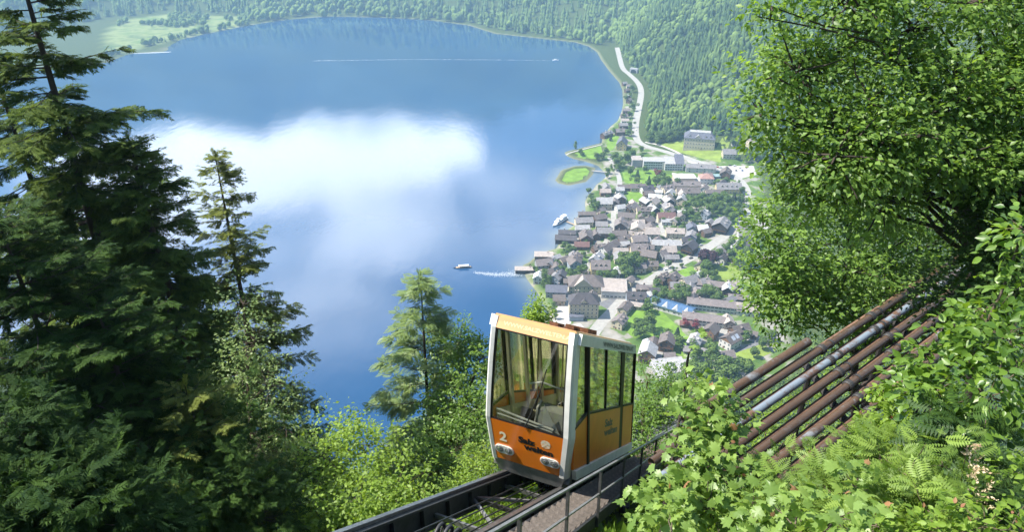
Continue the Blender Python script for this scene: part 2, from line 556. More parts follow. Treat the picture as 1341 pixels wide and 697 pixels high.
LAWNS = [([(736, 236), (741, 226), (752, 221), (767, 220), (772, 224), (768, 233), (752, 239), (742, 240)], m_lawn),
    ([(746, 204), (760, 198), (787, 191), (789, 200), (780, 208), (765, 208)], m_lawn),
    ([(793, 186), (800, 176), (811, 176), (808, 190), (797, 200)], m_lawn),
    ([(820, 251), (844, 251), (841, 264), (823, 266)], m_lawn),
    ([(815, 226), (850, 222), (880, 230), (876, 247), (850, 246), (818, 239)], m_lawn),
    ([(804, 410), (836, 402), (860, 402), (888, 428), (906, 448), (898, 468), (884, 464), (866, 448), (846, 452), (826, 440), (810, 425)], m_lawn),
    ([(885, 356), (905, 349), (912, 352), (910, 361), (898, 363)], m_lawn),
    ([(962, 463), (1000, 450), (1012, 462), (968, 480)], m_meadow),
    ([(863, 188.5), (892, 184), (923, 196), (938, 194), (946, 180), (956, 186), (950, 205), (943, 213), (917, 207), (884, 198)], m_meadow),
    ([(938, 352), (966, 343), (972, 362), (945, 372), (930, 364)], m_meadow),
    ([(900, 440), (912, 444), (908, 456), (900, 452)], m_meadow)]
LAWN_W = []
for i, (pix, mt) in enumerate(LAWNS):
    W = gpoly(pix)
    LAWN_W.append(W)
    drape('lawn', W, mt, 0.06)

PLAZAS = [([(737, 378), (747, 376), (748, 424), (728, 430), (720, 414), (734, 398)], m_pave),
    ([(895, 203), (938, 217.5), (987, 217), (990, 229), (962, 236), (945, 226), (902, 213)], m_pave),
    ([(880, 226), (930, 236), (925, 250), (884, 246)], m_pave),
    ([(783, 398), (826, 378), (834, 384), (800, 408)], m_grey),
    ([(700, 436), (728, 428), (760, 424), (776, 440), (740, 470), (690, 470)], m_pave),
    ([(905, 418), (960, 430), (1010, 446), (1005, 452), (950, 440), (900, 428)], m_road)]
PLAZA_W = []
for pix, mt in PLAZAS:
    W = gpoly(pix)
    PLAZA_W.append(W)
    drape('plaza', W, mt, 0.035)

def road(name, pix, width, mat, off=0.05):
    W = [on_ground(x, y) for x, y in pix]
    # round the corners, resample
    pts = [np.array(p[:2]) for p in W]
    for _ in range(2):
        q = [pts[0]]
        for a, b_ in zip(pts[:-1], pts[1:]): q += [a * .75 + b_ * .25, a * .25 + b_ * .75]
        pts = q + [pts[-1]]
    out_ = []
    for a, b_ in zip(pts[:-1], pts[1:]):
        k = max(1, int(np.linalg.norm(b_ - a) / 5))
        out_ += [a + (b_ - a) * i / k for i in range(k)]
    out_.append(pts[-1])
    C = np.array(out_)
    T = np.gradient(C, axis=0); T /= np.linalg.norm(T, axis=1)[:, None] + 1e-9
    N = np.stack([-T[:, 1], T[:, 0]], 1)
    nC = len(C)
    rows = [C + N * width * k for k in (-.5, -.17, .17, .5)]
    zc = valley(C) + off
    V = np.vstack([np.column_stack([r_, np.maximum(valley(r_) + off, zc)]) for r_ in rows])
    F = []
    for k in range(3):
        for i in range(nC - 1):
            F.append((k * nC + i, k * nC + i + 1, (k + 1) * nC + i + 1, (k + 1) * nC + i))
    me = numpy_mesh(name, V, np.array(F), mat)
    tag(link(bpy.data.objects.new(name, me)), kind='structure')
    return C
MAINROAD = [(808, 62), (811, 74), (815, 90), (824, 97), (834, 106), (839, 114), (840, 124), (836, 144), (832, 162), (832, 180), (840, 190), (870, 198), (895, 206), (925, 215), (950, 224), (968, 234), (979, 250), (979, 270), (974, 290), (962, 301), (941, 315), (922, 328), (901, 340), (871, 354), (848, 370), (828, 381), (816, 392), (802, 408), (786, 424), (775, 440)]
R1 = road('road', MAINROAD, 10.0, m_road, 0.07)
R2 = road('lane', [(798, 206), (806, 220), (811, 232), (812, 242), (806, 256), (803, 268), (804, 290), (799, 306), (790, 326), (776, 342), (768, 352), (757, 362), (748, 374), (745, 384)], 6.0, m_road)
R3 = road('lane', [(979, 272), (990, 285), (1004, 300)], 6.0, m_road)
R4 = road('lane', [(854, 312), (866, 304), (880, 318), (893, 325), (905, 335)], 5.0, m_road)
R5 = road('lane', [(850, 484), (862, 472), (864, 460), (876, 450), (905, 440), (930, 452), (948, 466)], 5.0, m_road)
R6 = road('lane', [(950, 466), (975, 458), (1000, 446), (1020, 436)], 6.0, m_grey)
R7 = road('lane', [(845, 186), (864, 190), (884, 198), (897, 205)], 4.0, m_pave, 0.10)
R8 = road('lane', [(858, 284), (866, 296), (869, 306)], 5.0, m_road)
R9 = road('path', [(741, 203), (757, 197), (789, 189)], 2.2, m_pave, 0.09)
ROADS = [R1, R2, R3, R4, R5, R6, R7, R8, R9]

# ------------------------------------------------------------------ woods on the far slopes (each reads as one mass)
def scatter(poly, n, seed):
    r = np.random.default_rng(seed)
    lo, hi = poly.min(0), poly.max(0)
    P = r.uniform(lo, hi, (n, 2))
    return P[sdist(poly, P) > 0]

def conifer_template(seed):
    r = np.random.default_rng(seed)
    V, F = [], []
    for k, (z0, z1, rr) in enumerate(((0.08, 0.5, 0.21), (0.3, 0.75, 0.15), (0.55, 1.0, 0.09))):
        n0 = len(V); m = 7
        for i in range(m):
            a = 2 * math.pi * (i + 0.5 * k) / m
            q = rr * (1.0 if i % 2 else 0.72) * r.uniform(.85, 1.15)
            V.append((q * math.cos(a), q * math.sin(a), z0 + r.uniform(-.05, .05)))
        V.append((r.uniform(-.01, .01), r.uniform(-.01, .01), z1))
        for i in range(m): F.append((n0 + i, n0 + (i + 1) % m, n0 + m))
    return np.array(V), np.array(F)

def round_template(seed, m=7, k=4):
    r = np.random.default_rng(seed)
    V, F = [], []
    for j in range(k):
        t = (j + 0.35) / k
        z = 0.12 + 0.83 * t
        rr = 0.36 * math.sin(math.pi * min(0.98, (0.16 + 0.8 * t))) ** 0.7
        for i in range(m):
            a = 2 * math.pi * (i + 0.5 * j) / m
            q = rr * r.uniform(.72, 1.2)
            V.append((q * math.cos(a), q * math.sin(a), z + r.uniform(-.06, .06)))
    V.append((0, 0, 1.0))
    for j in range(k - 1):
        for i in range(m):
            a, b_, c_, d = j * m + i, j * m + (i + 1) % m, (j + 1) * m + (i + 1) % m, (j + 1) * m + i
            F += [(a, b_, c_), (a, c_, d)]
    for i in range(m): F.append(((k - 1) * m + i, (k - 1) * m + (i + 1) % m, k * m))
    return np.array(V), np.array(F)

def bake(name, P, Z, H, temps, pick, mat, tint, wide=1.0, label=None, seed=1):
    r = np.random.default_rng(seed)
    VV, FF, TT = [], [], []
    nb = 0
    for k, (V, F) in enumerate(temps):
        s = pick == k
        n = int(s.sum())
        if not n: continue
        a = r.uniform(0, 6.28, n)
        ca, sa = np.cos(a)[:, None], np.sin(a)[:, None]
        h = H[s][:, None]
        w_ = h * wide * r.uniform(.8, 1.25, n)[:, None]
        X = (V[None, :, 0] * ca - V[None, :, 1] * sa) * w_ + P[s][:, :1]
        Y = (V[None, :, 0] * sa + V[None, :, 1] * ca) * w_ + P[s][:, 1:2]
        ZZ = V[None, :, 2] * h + Z[s][:, None] - 0.4
        VV.append(np.stack([X, Y, ZZ], -1).reshape(-1, 3))
        FF.append((F[None] + (np.arange(n) * len(V))[:, None, None] + nb).reshape(-1, 3))
        TT.append((tint[s][:, None] + (V[None, :, 2] - .5) * 0.0).repeat(1, axis=1).reshape(-1) if False else np.repeat(tint[s], len(V)))
        nb += n * len(V)
    me = numpy_mesh(name, np.vstack(VV), np.vstack(FF), mat, np.concatenate(TT))
    return tag(link(bpy.data.objects.new(name, me)), label, 'forest', kind='stuff')

m_wood = leaf_mat('hill_forest', (0.030, 0.060, 0.020), (0.13, 0.19, 0.045), 0.0, 0.8, 0.1)
CON = [conifer_template(i) for i in range(3)]
RND = [round_template(i + 10) for i in range(3)]
# near flank on the right
HP = np.array([[120.0, 640.0], [760.0, 600.0], [1300.0, 1500.0], [1000.0, 2500.0], [100.0, 2300.0]])
P = scatter(HP, 70000, 5)
P = P[sdist(HILL, P) > 5]
dh = sdist(HILL, P)
pxy = np.stack(topix((P[:, 0], P[:, 1], valley(P))), 1)
vis = (pxy[:, 0] < 1190) & (pxy[:, 0] > 760) & (pxy[:, 1] > -60)
for W in LAWN_W: vis &= ~(sdist(W, P) > -6)
dM = np.hypot(P[:, 0] - MANSION[0], P[:, 1] - MANSION[1])
vis &= dM > 24
CLEAR = gpoly([(850, 187), (862, 185), (893, 180), (935, 192), (946, 176), (985, 186), (990, 214), (940, 215), (890, 203)])
vis &= ~(sdist(CLEAR, P) > 0)
for R_ in (R1,):
    dr = np.min(np.hypot(P[:, None, 0] - R_[None, ::2, 0], P[:, None, 1] - R_[None, ::2, 1]), 1)
    vis &= dr > 7.5
P = P[vis]
r = np.random.default_rng(3)
# thin to a natural spacing
cell = {}
keepi = []
for i, (x, y) in enumerate(P):
    k_ = (int(x // 6.2), int(y // 6.2))
    if k_ in cell: continue
    cell[k_] = 1; keepi.append(i)
P = P[keepi]
n = len(P)
mixn = wav(P, 0.018, 21)
conif = (mixn + r.normal(0, .7, n)) > -0.35
pick = np.where(conif, r.integers(0, 3, n), r.integers(3, 6, n))
H = np.where(conif, r.uniform(12, 33, n), r.uniform(9, 19, n))
tint = np.clip(np.where(conif, r.normal(.26, .16, n), r.normal(.72, .25, n)) + .16 * wav(P, .01, 33), 0, 1)
bake('hillside_forest', P, valley(P), H, CON + RND, pick, m_wood, tint, 1.0, 'dense mixed forest covering the steep flank above the village', 4)

# far shore
FP = np.vstack([lv([(-250, 66), (40, 44), (150, 24), (215, 17), (320, 21), (326, 31), (370, 24), (429, 20), (512, 22), (560, 25), (612, 31), (690, 44), (760, 53), (796, 60)], 3.0), np.array([[1000.0, 2400.0], [2600.0, 4600.0], [-3600.0, 4600.0]])])
P = scatter(FP, 60000, 8)
pxy = np.stack(topix((P[:, 0], P[:, 1], valley(P))), 1)
vis = (pxy[:, 0] < 1120) & (pxy[:, 0] > -60) & (pxy[:, 1] > -55)
P = P[vis]
n = len(P)
r = np.random.default_rng(6)
conif = (wav(P, 0.006, 41) + r.normal(0, .8, n)) > 0.1
pick = np.where(conif, 0, 1)
H = np.where(conif, r.uniform(20, 36, n), r.uniform(14, 24, n))
tint = np.clip(np.where(conif, r.normal(.35, .12, n), r.normal(.75, .15, n)) + .12 * wav(P, .004, 43), 0, 1)
T2 = [conifer_template(3), round_template(20, 6, 3)]
bake('far_shore_forest', P, valley(P), H, T2, pick, m_wood, tint, 1.15, 'hazy forested mountainside rising behind the far shore', 9)
# hedgerows and groves between the fields of the far delta
P = scatter(FIELDS, 1500, 12)
P = P[(wav(P, 0.02, 50) > 0.75) | (shore(P) < 30)]
P = P[shore(P) > 3]
n = len(P)
bake('far_grove', P, valley(P), np.random.default_rng(2).uniform(8, 16, n), [round_template(30), conifer_template(5)], (np.random.default_rng(5).random(n) < .3).astype(int), m_wood, np.random.default_rng(4).uniform(.3, .9, n), 1.2, 'groves and hedgerows between pale fields on the far shore', 10)
# ------------------------------------------------------------------ village houses
m_win = plain('window_glass', (0.05, 0.06, 0.075), 0.15, 0.3, 2.0, spec=0.6)
m_frame = plain('white_frame', (0.62, 0.61, 0.58), 0.6, 0.08, 2.0)
m_brick = plain('chimney_render', (0.34, 0.27, 0.23), 0.9, 0.2, 3.0)
m_door = plain('door_wood', (0.16, 0.085, 0.045), 0.7, 0.25, 2.0, stretch=(6, 6, 0.5))

def roof_mat(name, col, course=2.6):
    """tile courses: fine horizontal relief and weathering"""
    m, nt, b, out = new_mat(name)
    n = noise_node(nt, 0.5, 6, 0.65)
    r_ = ramp_node(nt, [(0.3, [c * 0.68 for c in col]), (0.52, col), (0.74, [min(1, c * 1.35) for c in col])], n.outputs['Fac'])
    t = nt.nodes.new('ShaderNodeTexCoord')
    w_ = nt.nodes.new('ShaderNodeTexWave'); w_.wave_type = 'BANDS'; w_.bands_direction = 'Y'
    w_.inputs['Scale'].default_value = course * 0.4; w_.inputs['Distortion'].default_value = 1.2
    nt.links.new(t.outputs['Object'], w_.inputs['Vector'])
    bp = nt.nodes.new('ShaderNodeBump'); bp.inputs['Strength'].default_value = 0.35; bp.inputs['Distance'].default_value = 0.1
    nt.links.new(w_.outputs['Fac'], bp.inputs['Height'])
    nt.links.new(r_.outputs[0], b.inputs['Base Color']); nt.links.new(bp.outputs[0], b.inputs['Normal'])
    b.inputs['Roughness'].default_value = 0.62
    b.inputs['Specular IOR Level'].default_value = 0.35
    return m
ROOF = {'grey': roof_mat('grey_tiles', (0.180, 0.169, 0.169)), 'light grey': roof_mat('light_grey_tiles', (0.288, 0.281, 0.281)),
        'brown': roof_mat('brown_tiles', (0.115, 0.094, 0.086)), 'grey-brown': roof_mat('grey_brown_tiles', (0.151, 0.126, 0.119)),
        'dark': roof_mat('dark_slate', (0.061, 0.054, 0.058)), 'beige': roof_mat('beige_tiles', (0.288, 0.245, 0.216)),
        'red-brown': roof_mat('red_brown_tiles', (0.135, 0.07, 0.06)), 'white': roof_mat('white_metal_roof', (0.475, 0.475, 0.468)),
        'pink': roof_mat('faded_red_tiles', (0.288, 0.166, 0.137)), 'blue': roof_mat('blue_metal_roof', (0.040, 0.094, 0.187)),
        'slate': roof_mat('blue_slate', (0.094, 0.097, 0.122)), 'teal': roof_mat('teal_sheet', (0.202, 0.288, 0.288))}
WALL = {'white': plain('white_render', (0.515, 0.499, 0.468), 0.9, 0.1, 0.4), 'cream': plain('cream_render', (0.468, 0.406, 0.296), 0.9, 0.12, 0.4),
        'yellow': plain('yellow_render', (0.484, 0.374, 0.172), 0.9, 0.12, 0.4), 'wooden': plain('weathered_boards', (0.117, 0.070, 0.043), 0.85, 0.35, 1.0, stretch=(4, 4, 0.4)),
        'grey': plain('grey_render', (0.281, 0.281, 0.289), 0.9, 0.12, 0.4), 'beige': plain('beige_render', (0.406, 0.343, 0.281), 0.9, 0.12, 0.4),
        'dark wooden': plain('dark_boards', (0.043, 0.031, 0.025), 0.85, 0.35, 1.0, stretch=(4, 4, 0.4)), 'blue-grey': plain('blue_grey_render', (0.281, 0.320, 0.374), 0.9, 0.1, 0.4),
        'brown': plain('brown_boards', (0.187, 0.109, 0.066), 0.85, 0.3, 1.0, stretch=(4, 4, 0.4))}

def wmesh(name, w, h):
    g = MB(); g.box((0, 0, 0), (w, 0.10, h)); pane = g.mesh(name, m_win)
    f = MB()
    for sx in (-1, 1): f.box((sx * (w / 2 + 0.06), -0.02, 0), (0.12, 0.16, h + 0.24))
    f.box((0, -0.02, h / 2 + 0.06), (w, 0.16, 0.12)); f.box((0, -0.04, -h / 2 - 0.06), (w, 0.22, 0.12))
    return pane, f.mesh('window_frame', m_frame)
WIN = wmesh('window', 1.1, 1.5)
WINW = wmesh('window', 2.4, 1.3)

def add_window(root, loc, rz, kind=WIN, frame=True, s=1.0):
    o = child('window', kind[0], root, loc, (0, 0, rz), (s, 1, s))
    if frame: child('window_frame', kind[1], o)
    return o

def roof_gable(root, L, W, hw, pitch, mat, over=0.8, name='roof', z0=0.0):
    th = 0.28
    hy = W / 2 + over
    rise = math.tan(pitch) * hy
    zt = z0 + hw - math.tan(pitch) * over
    a = L / 2 + over * 0.8
    mb = MB()
    # two slabs, meeting at the ridge
    poly = [(-hy, zt), (0, zt + rise), (hy, zt), (hy, zt + th), (0, zt + rise + th * 1.15), (-hy, zt + th)]
    n = 6
    vs = [(-a, p, q) for p, q in poly] + [(a, p, q) for p, q in poly]
    fs = [(0, 1, 7, 6), (1, 2, 8, 7), (2, 3, 9, 8), (3, 4, 10, 9), (4, 5, 11, 10), (5, 0, 6, 11), (0, 5, 4, 1), (1, 4, 3, 2), (6, 7, 10, 11), (7, 8, 9, 10)]
    mb.add(vs, fs)
    return mb.lpart(name, mat, root), zt + rise + th

def roof_hip(root, L, W, hw, pitch, mat, over=0.7, trunc=0.0):
    a, b_ = L / 2 + over, W / 2 + over
    rise = math.tan(pitch) * b_ * (1 - trunc)
    zt = hw
    rl = max(L / 2 - W / 2, 0) + b_ * trunc
    rw = b_ * trunc
    mb = MB()
    mb.add([(-a, -b_, zt), (a, -b_, zt), (a, b_, zt), (-a, b_, zt), (-a, -b_, zt + .25), (a, -b_, zt + .25), (a, b_, zt + .25), (-a, b_, zt + .25),
            (-rl, -rw - .01, zt + rise), (rl, -rw - .01, zt + rise), (rl, rw + .01, zt + rise), (-rl, rw + .01, zt + rise)],
           [(3, 2, 1, 0), (0, 1, 5, 4), (1, 2, 6, 5), (2, 3, 7, 6), (3, 0, 4, 7), (4, 5, 9, 8), (5, 6, 10, 9), (6, 7, 11, 10), (7, 4, 8, 11), (8, 9, 10, 11)])
    return mb.lpart('roof', mat, root), zt + rise

def dormer(roof, x, y, z, w, h, d, mat, wmat, side=-1):
    """a small gabled dormer looking towards side*y"""
    mb = MB()
    y0, y1 = y, y - side * d
    poly = [(-w / 2, 0), (w / 2, 0), (w / 2, h), (0, h + w * .45), (-w / 2, h)]
    mb.prism(poly, y0, y1, lambda p, q, t: (x + p, t, z + q))
    o = mb.lpart('dormer', wmat, roof)
    mb = MB()
    e = 0.3
    for s in (-1, 1):
        mb.hexa([(x, y0 + side * e, z + h + w * .45 + .02), (x + s * (w / 2 + e), y0 + side * e, z + h - e * .9 + .02), (x + s * (w / 2 + e), y1, z + h - e * .9 + .02), (x, y1, z + h + w * .45 + .02),
                 (x, y0 + side * e, z + h + w * .45 + .2), (x + s * (w / 2 + e), y0 + side * e, z + h - e * .9 + .2), (x + s * (w / 2 + e), y1, z + h - e * .9 + .2), (x, y1, z + h + w * .45 + .2)])
    return o, mb

HOUSES = []      # (root, roof word, wall word, size word, pixel)
def place(px, py, h, yaw):
    """ground point and heading of a building whose middle shows at a pixel"""
    p = on_ground(px, py, h * 0.55)
    return (p[0], p[1], p[2]), math.radians(yaw)

hrng = random.Random(11)
def house(px, py, L, W, yaw, h, roof, wall, kind='gable', pitch=None, chim=None, wins=True, dormers=0, name='house', label=None, cat='house', rows=None):
    if not label and kind == 'gable' and L >= 12 and h >= 5 and hrng.random() < .45:
        dormers = hrng.choice([1, 2])
    pitch = math.radians(pitch if pitch else hrng.uniform(30, 38))
    loc, rz = place(px, py, h + W * 0.2, yaw)
    zb = min(valley([[loc[0] + dx, loc[1] + dy]])[0] for dx in (-L / 2, L / 2) for dy in (-W / 2, W / 2)) - 0.3
    base = loc[2] - zb
    root = thing(name, label, cat, loc, rz, None if label else 'houses of the village')
    mb = MB()
    if kind == 'gable':
        g = math.tan(pitch) * W / 2
        poly = [(-W / 2, -base), (W / 2, -base), (W / 2, h), (0, h + g), (-W / 2, h)]
        mb.prism(poly, -L / 2, L / 2, lambda p, q, t: (t, p, q))
        # upper gable boarded in wood on many of the houses
    else:
        mb.box((0, 0, (h - base) / 2), (L, W, h + base))
    wo = mb.lpart('wall', WALL[wall], root)
    if kind == 'gable':
        ro, top_ = roof_gable(root, L, W, h, pitch, ROOF[roof])
    elif kind == 'hip':
        ro, top_ = roof_hip(root, L, W, h, pitch, ROOF[roof])
    elif kind == 'mansard':
        ro, top_ = roof_hip(root, L, W, h, pitch, ROOF[roof], 0.5, 0.42)
    else:
        mb = MB(); mb.box((0, 0, h + .16), (L + .7, W + .7, .32)); ro = mb.lpart('roof', ROOF[roof], root)
        mb = MB()
        for s in (-1, 1):
            mb.box((0, s * (W / 2 + .15), h + .43), (L + .7, .3, .22)); mb.box((s * (L / 2 + .15), 0, h + .43), (.3, W - .0, .22))
        mb.lpart('parapet', WALL['grey'] if wall != 'grey' else WALL['white'], ro)
        top_ = h + .5
    if chim is None: chim = kind in ('gable', 'hip') and L >= 10 and hrng.random() < .75
    if chim:
        cx = hrng.uniform(-.3, .3) * L
        mb = MB(); mb.box((cx, 0.9, top_ + .2), (.8, .8, 2.2)); mb.box((cx, .9, top_ + 1.4), (1.0, 1.0, .2))
        mb.lpart('chimney', m_brick, ro)
    # which local sides look towards the viewpoint
    vd = Vector((-loc[0], -loc[1], 0)).normalized()
    sides = []
    for nx_, ny_, ln, dp in ((0, -1, L, W / 2), (0, 1, L, W / 2), (-1, 0, W, L / 2), (1, 0, W, L / 2)):
        wx = nx_ * math.cos(rz) - ny_ * math.sin(rz); wy = nx_ * math.sin(rz) + ny_ * math.cos(rz)
        sides.append((wx * vd.x + wy * vd.y, nx_, ny_, ln, dp))
    sides.sort(reverse=True)
    if wins:
        for vis_, nx_, ny_, ln, dp in sides[:2]:
            if vis_ < 0.25: continue
            st = rows if rows else max(1, int((h - .6) // 2.7))
            k = max(2, int(ln // (3.4 if rows else 3.6)))
            if not rows: k = min(k, 4)
            for j in range(st):
                zz = (h / st) * (j + .55)
                for i in range(k):
                    q = (i + .5) / k * ln - ln / 2
                    if ny_: add_window(root, (q, ny_ * (dp + .02), zz), 0 if ny_ < 0 else math.pi, WIN, bool(rows))
                    else: add_window(root, (nx_ * (dp + .02), q, zz), math.pi / 2 * nx_, WIN, bool(rows))
            if kind == 'gable' and nx_ and W > 9:
                add_window(root, (nx_ * (dp + .02), 0, h + 1.2), math.pi / 2 * nx_, WIN, False)
        # a door on the side that shows most
        vis_, nx_, ny_, ln, dp = sides[0]
        mb = MB()
        if ny_: mb.box((ln * .08, ny_ * (dp + .03), 1.05), (1.1, .12, 2.1))
        else: mb.box((nx_ * (dp + .03), ln * .08, 1.05), (.12, 1.1, 2.1))
        mb.lpart('door', m_door, root)
        # balcony on wooden houses
        if wall in ('wooden', 'brown', 'dark wooden') and h >= 6 and W >= 9:
            for vis_, nx_, ny_, ln, dp in sides[:2]:
                if nx_:
                    mb = MB(); mb.box((nx_ * (dp + .6), 0, h * .48), (1.2, ln * .8, .15)); mb.box((nx_ * (dp + 1.2), 0, h * .48 + .55), (.1, ln * .8, .9))
                    mb.lpart('balcony', WALL['wooden'], root)
                    break
    for i in range(dormers):
        side = -1 if sides[0][2] <= 0 else 1
        hy = W * .34
        zz = h + (W / 2 - hy) * math.tan(pitch) + .1
        x = ((i + .5) / dormers - .5) * L * .78
        o, mb = dormer(ro, x, side * hy, zz, 1.9, 1.1, hy * .9, ROOF[roof], WALL[wall], side)
        mb.lpart('dormer_roof', ROOF[roof], ro)
        child('dormer_window', WIN[0], ro, (x, side * (hy + .03), zz + .6), (0, 0, 0), (.7, 1, .6))
    if not label:
        sz = 'small' if L * W < 75 else ('large' if L * W > 190 else '')
        HOUSES.append([root, roof, wall, sz, kind, (px, py)])
    return root, ro

Z = {'B1': (680, 250, 7.34), 'B2': (840, 170, 7.747), 'B3': (840, 245, 7.747), 'B4': (670, 330, 7.34), 'B5': (830, 325, 7.34), 'B6': (830, 405, 7.34), 'B7': (720, 60, 4.494), 'B8': (790, 190, 7.747)}
LIST = '''
B1 815 120 17 12 0 8 lightgrey cream
B1 970 75 11 11 95 6 lightgrey brown
B1 650 225 18 7 0 4 brown wooden
B1 620 295 18 11 5 6 grey cream
B1 605 365 14 8 0 5 lightgrey white
B1 460 405 17 8 -4 4 dark darkwooden
B1 450 460 21 9 -4 4 dark darkwooden
B1 640 445 15 12 92 6 brown brown
B1 600 525 14 8 0 4 redbrown wooden
B1 770 265 13 10 20 6 brown wooden
B1 790 330 12 9 0 5 grey cream
B1 815 400 14 10 0 6 grey wooden
B1 735 425 10 8 90 5 brown wooden
B1 975 330 16 12 80 7 greybrown wooden
B1 1030 250 18 9 -10 6 brown cream
B1 970 168 10 9 20 6 lightgrey white
B1 1050 170 10 8 60 5 brown wooden
B1 1200 190 16 10 0 6 brown cream
B1 1290 185 12 10 110 6 lightgrey darkwooden
B1 1220 108 12 10 120 6 lightgrey darkwooden
B1 1290 115 13 10 60 6 beige cream
B1 1140 370 16 13 80 9 beige cream
B1 1275 410 14 12 0 8 beige cream
B1 1240 290 11 10 40 5 brown wooden
B1 1040 370 7 6 90 4 grey grey
B1 960 420 14 9 0 5 brown wooden
B1 1000 470 14 10 30 6 brown wooden
B1 1150 480 14 12 10 8 greybrown cream
B1 1160 555 14 9 0 6 greybrown beige
B1 1250 620 14 11 -20 6 brown yellow
B1 865 555 22 10 50 8 brown white
B1 765 555 12 9 20 6 brown wooden
B1 960 590 16 8 0 5 beige white
B1 740 660 14 10 60 6 lightgrey white
B1 550 660 12 10 80 6 brown grey
B1 430 670 9 8 30 5 brown cream
B1 235 615 17 10 -2 4 beige wooden
B1 1010 522 9 7 10 5 lightgrey white
B1 1095 420 10 8 10 5 beige cream
B4 310 115 15 11 10 6 greybrown grey
B4 160 165 24 7 -3 3 beige darkwooden
B4 258 250 9 8 80 6 white white
B4 430 150 9 8 90 5 brown white
B4 600 110 13 11 100 7 brown blue-grey
B4 430 250 11 9 60 6 grey blue-grey
B4 545 290 8 6 0 4 brown wooden
B4 430 370 18 11 0 6 slate grey
B4 455 455 10 9 0 5 brown beige
B4 1010 200 10 6 80 6 white white
B4 1195 440 16 11 0 7 dark blue-grey
B4 1090 540 13 8 60 5 brown beige
B4 1185 515 14 5 -20 4 beige beige
B4 1040 670 12 9 60 6 greybrown cream
B4 1300 425 7 6 40 5 white white
B4 1270 352 13 6 -5 4 greybrown wooden
B4 780 300 10 8 0 5 brown cream
B5 340 32 12 10 0 7 beige beige
B5 360 95 13 7 0 4 grey grey
B5 165 165 12 8 5 5 brown yellow
B5 40 20 14 9 0 6 greybrown cream
B5 278 295 12 8 50 6 brown wooden
B5 370 295 13 9 50 6 brown wooden
B5 530 320 14 11 30 6 grey cream
B5 612 270 8 7 40 5 white white
B5 750 352 32 8 -12 4 greybrown wooden
B5 900 395 10 8 75 5 white darkwooden
B5 600 400 9 6 -10 3 grey wooden
B5 100 385 12 6 -8 4 greybrown wooden
B5 1000 480 16 7 -14 4 greybrown wooden
B6 740 215 11 10 55 7 brown brown
B6 1015 205 15 9 20 6 brown wooden
B6 1130 240 9 6 -30 4 brown wooden
B6 885 450 11 9 10 5 greybrown grey
B6 585 310 14 9 60 5 lightgrey white
B6 530 390 8 6 -10 3 grey grey
B6 320 320 12 11 75 8 brown brown
B6 135 420 13 12 70 8 lightgrey brown
B6 185 330 8 7 70 5 brown wooden
B6 120 345 8 6 70 4 white white
B6 340 445 8 5 0 3 greybrown wooden
B6 700 400 9 4 0 3 grey darkwooden
B6 500 140 9 6 -12 3 redbrown wooden
B3 270 145 12 10 100 6 lightgrey darkwooden
B3 285 212 9 8 80 5 beige white
B3 250 305 18 10 0 6 redbrown cream
B3 410 135 11 10 70 7 lightgrey cream
B3 400 262 8 6 10 4 white white
B3 640 270 13 11 60 6 lightgrey blue-grey
B3 690 370 9 7 60 5 grey wooden
B3 810 390 18 15 60 8 grey darkwooden
B3 510 420 12 10 80 6 slate grey
B3 610 430 11 9 10 6 white brown
B3 505 505 12 10 70 7 grey blue-grey
B3 340 460 18 11 0 6 beige cream
B3 250 583 28 9 0 6 lightgrey white
B3 490 615 13 12 50 7 dark darkwooden
B3 1040 490 12 9 0 7 grey white
B3 1030 430 9 7 10 5 grey wooden
B3 650 460 9 8 30 5 brown wooden
B3 250 350 10 6 0 4 lightgrey white
B3 60 620 12 8 -10 5 brown wooden
B2 885 240 16 12 0 6 grey cream
B2 940 140 6 5 0 4 lightgrey white
B2 1130 130 14 10 20 8 beige cream
B2 600 385 36 11 -5 6 grey white
B2 455 560 32 10 -3 5 greybrown cream
B2 855 440 16 12 72 6 brown brown
B2 740 635 20 8 0 4 brown beige
B2 470 630 26 12 0 6 brown cream
B2 262 600 14 10 30 6 greybrown cream
B2 765 468 9 6 0 3 teal grey
B2 640 600 10 7 60 5 greybrown white
B8 230 430 18 8 0 4 brown wooden
B8 350 430 17 9 0 5 brown cream
B8 445 450 14 9 20 6 dark white
B8 168 458 9 8 0 5 lightgrey white
B8 30 440 12 9 90 6 grey grey
B8 455 500 10 8 10 5 brown wooden
B8 680 500 11 9 60 6 lightgrey cream
B8 525 530 14 8 -10 5 white white
B8 560 478 8 5 0 3 white white
B8 120 590 10 8 80 5 greybrown wooden
B7 335 520 19 8 42 5 grey wooden
B7 440 222 8 6 20 4 grey wooden
B7 466 238 9 7 0 4 greybrown cream
B7 465 300 8 7 80 5 lightgrey wooden
B7 466 322 9 7 60 5 greybrown wooden
B7 450 383 11 7 0 5 greybrown wooden
B7 436 415 11 8 0 5 brown cream
B7 442 443 11 7 0 5 beige white
B7 432 470 12 8 5 5 grey wooden
B7 414 507 13 9 10 6 greybrown wooden
B7 455 262 8 6 30 4 brown wooden
'''
NAME = {'lightgrey': 'light grey', 'redbrown': 'red-brown', 'darkwooden': 'dark wooden', 'greybrown': 'grey-brown'}
for row in LIST.strip().splitlines():
    t, x, y, L, W, yaw, h, rf, wl = row.split()
    zx, zy, zs = Z[t]
    rf, wl = NAME.get(rf, rf), NAME.get(wl, wl)
    low = wl == 'dark wooden' and float(h) <= 3 or (rf == 'beige' and wl == 'wooden')
    house(zx + float(x) / zs, zy + float(y) / zs, float(L), float(W), float(yaw) + hrng.uniform(-4, 4), float(h), rf, wl, pitch=9 if low else None)

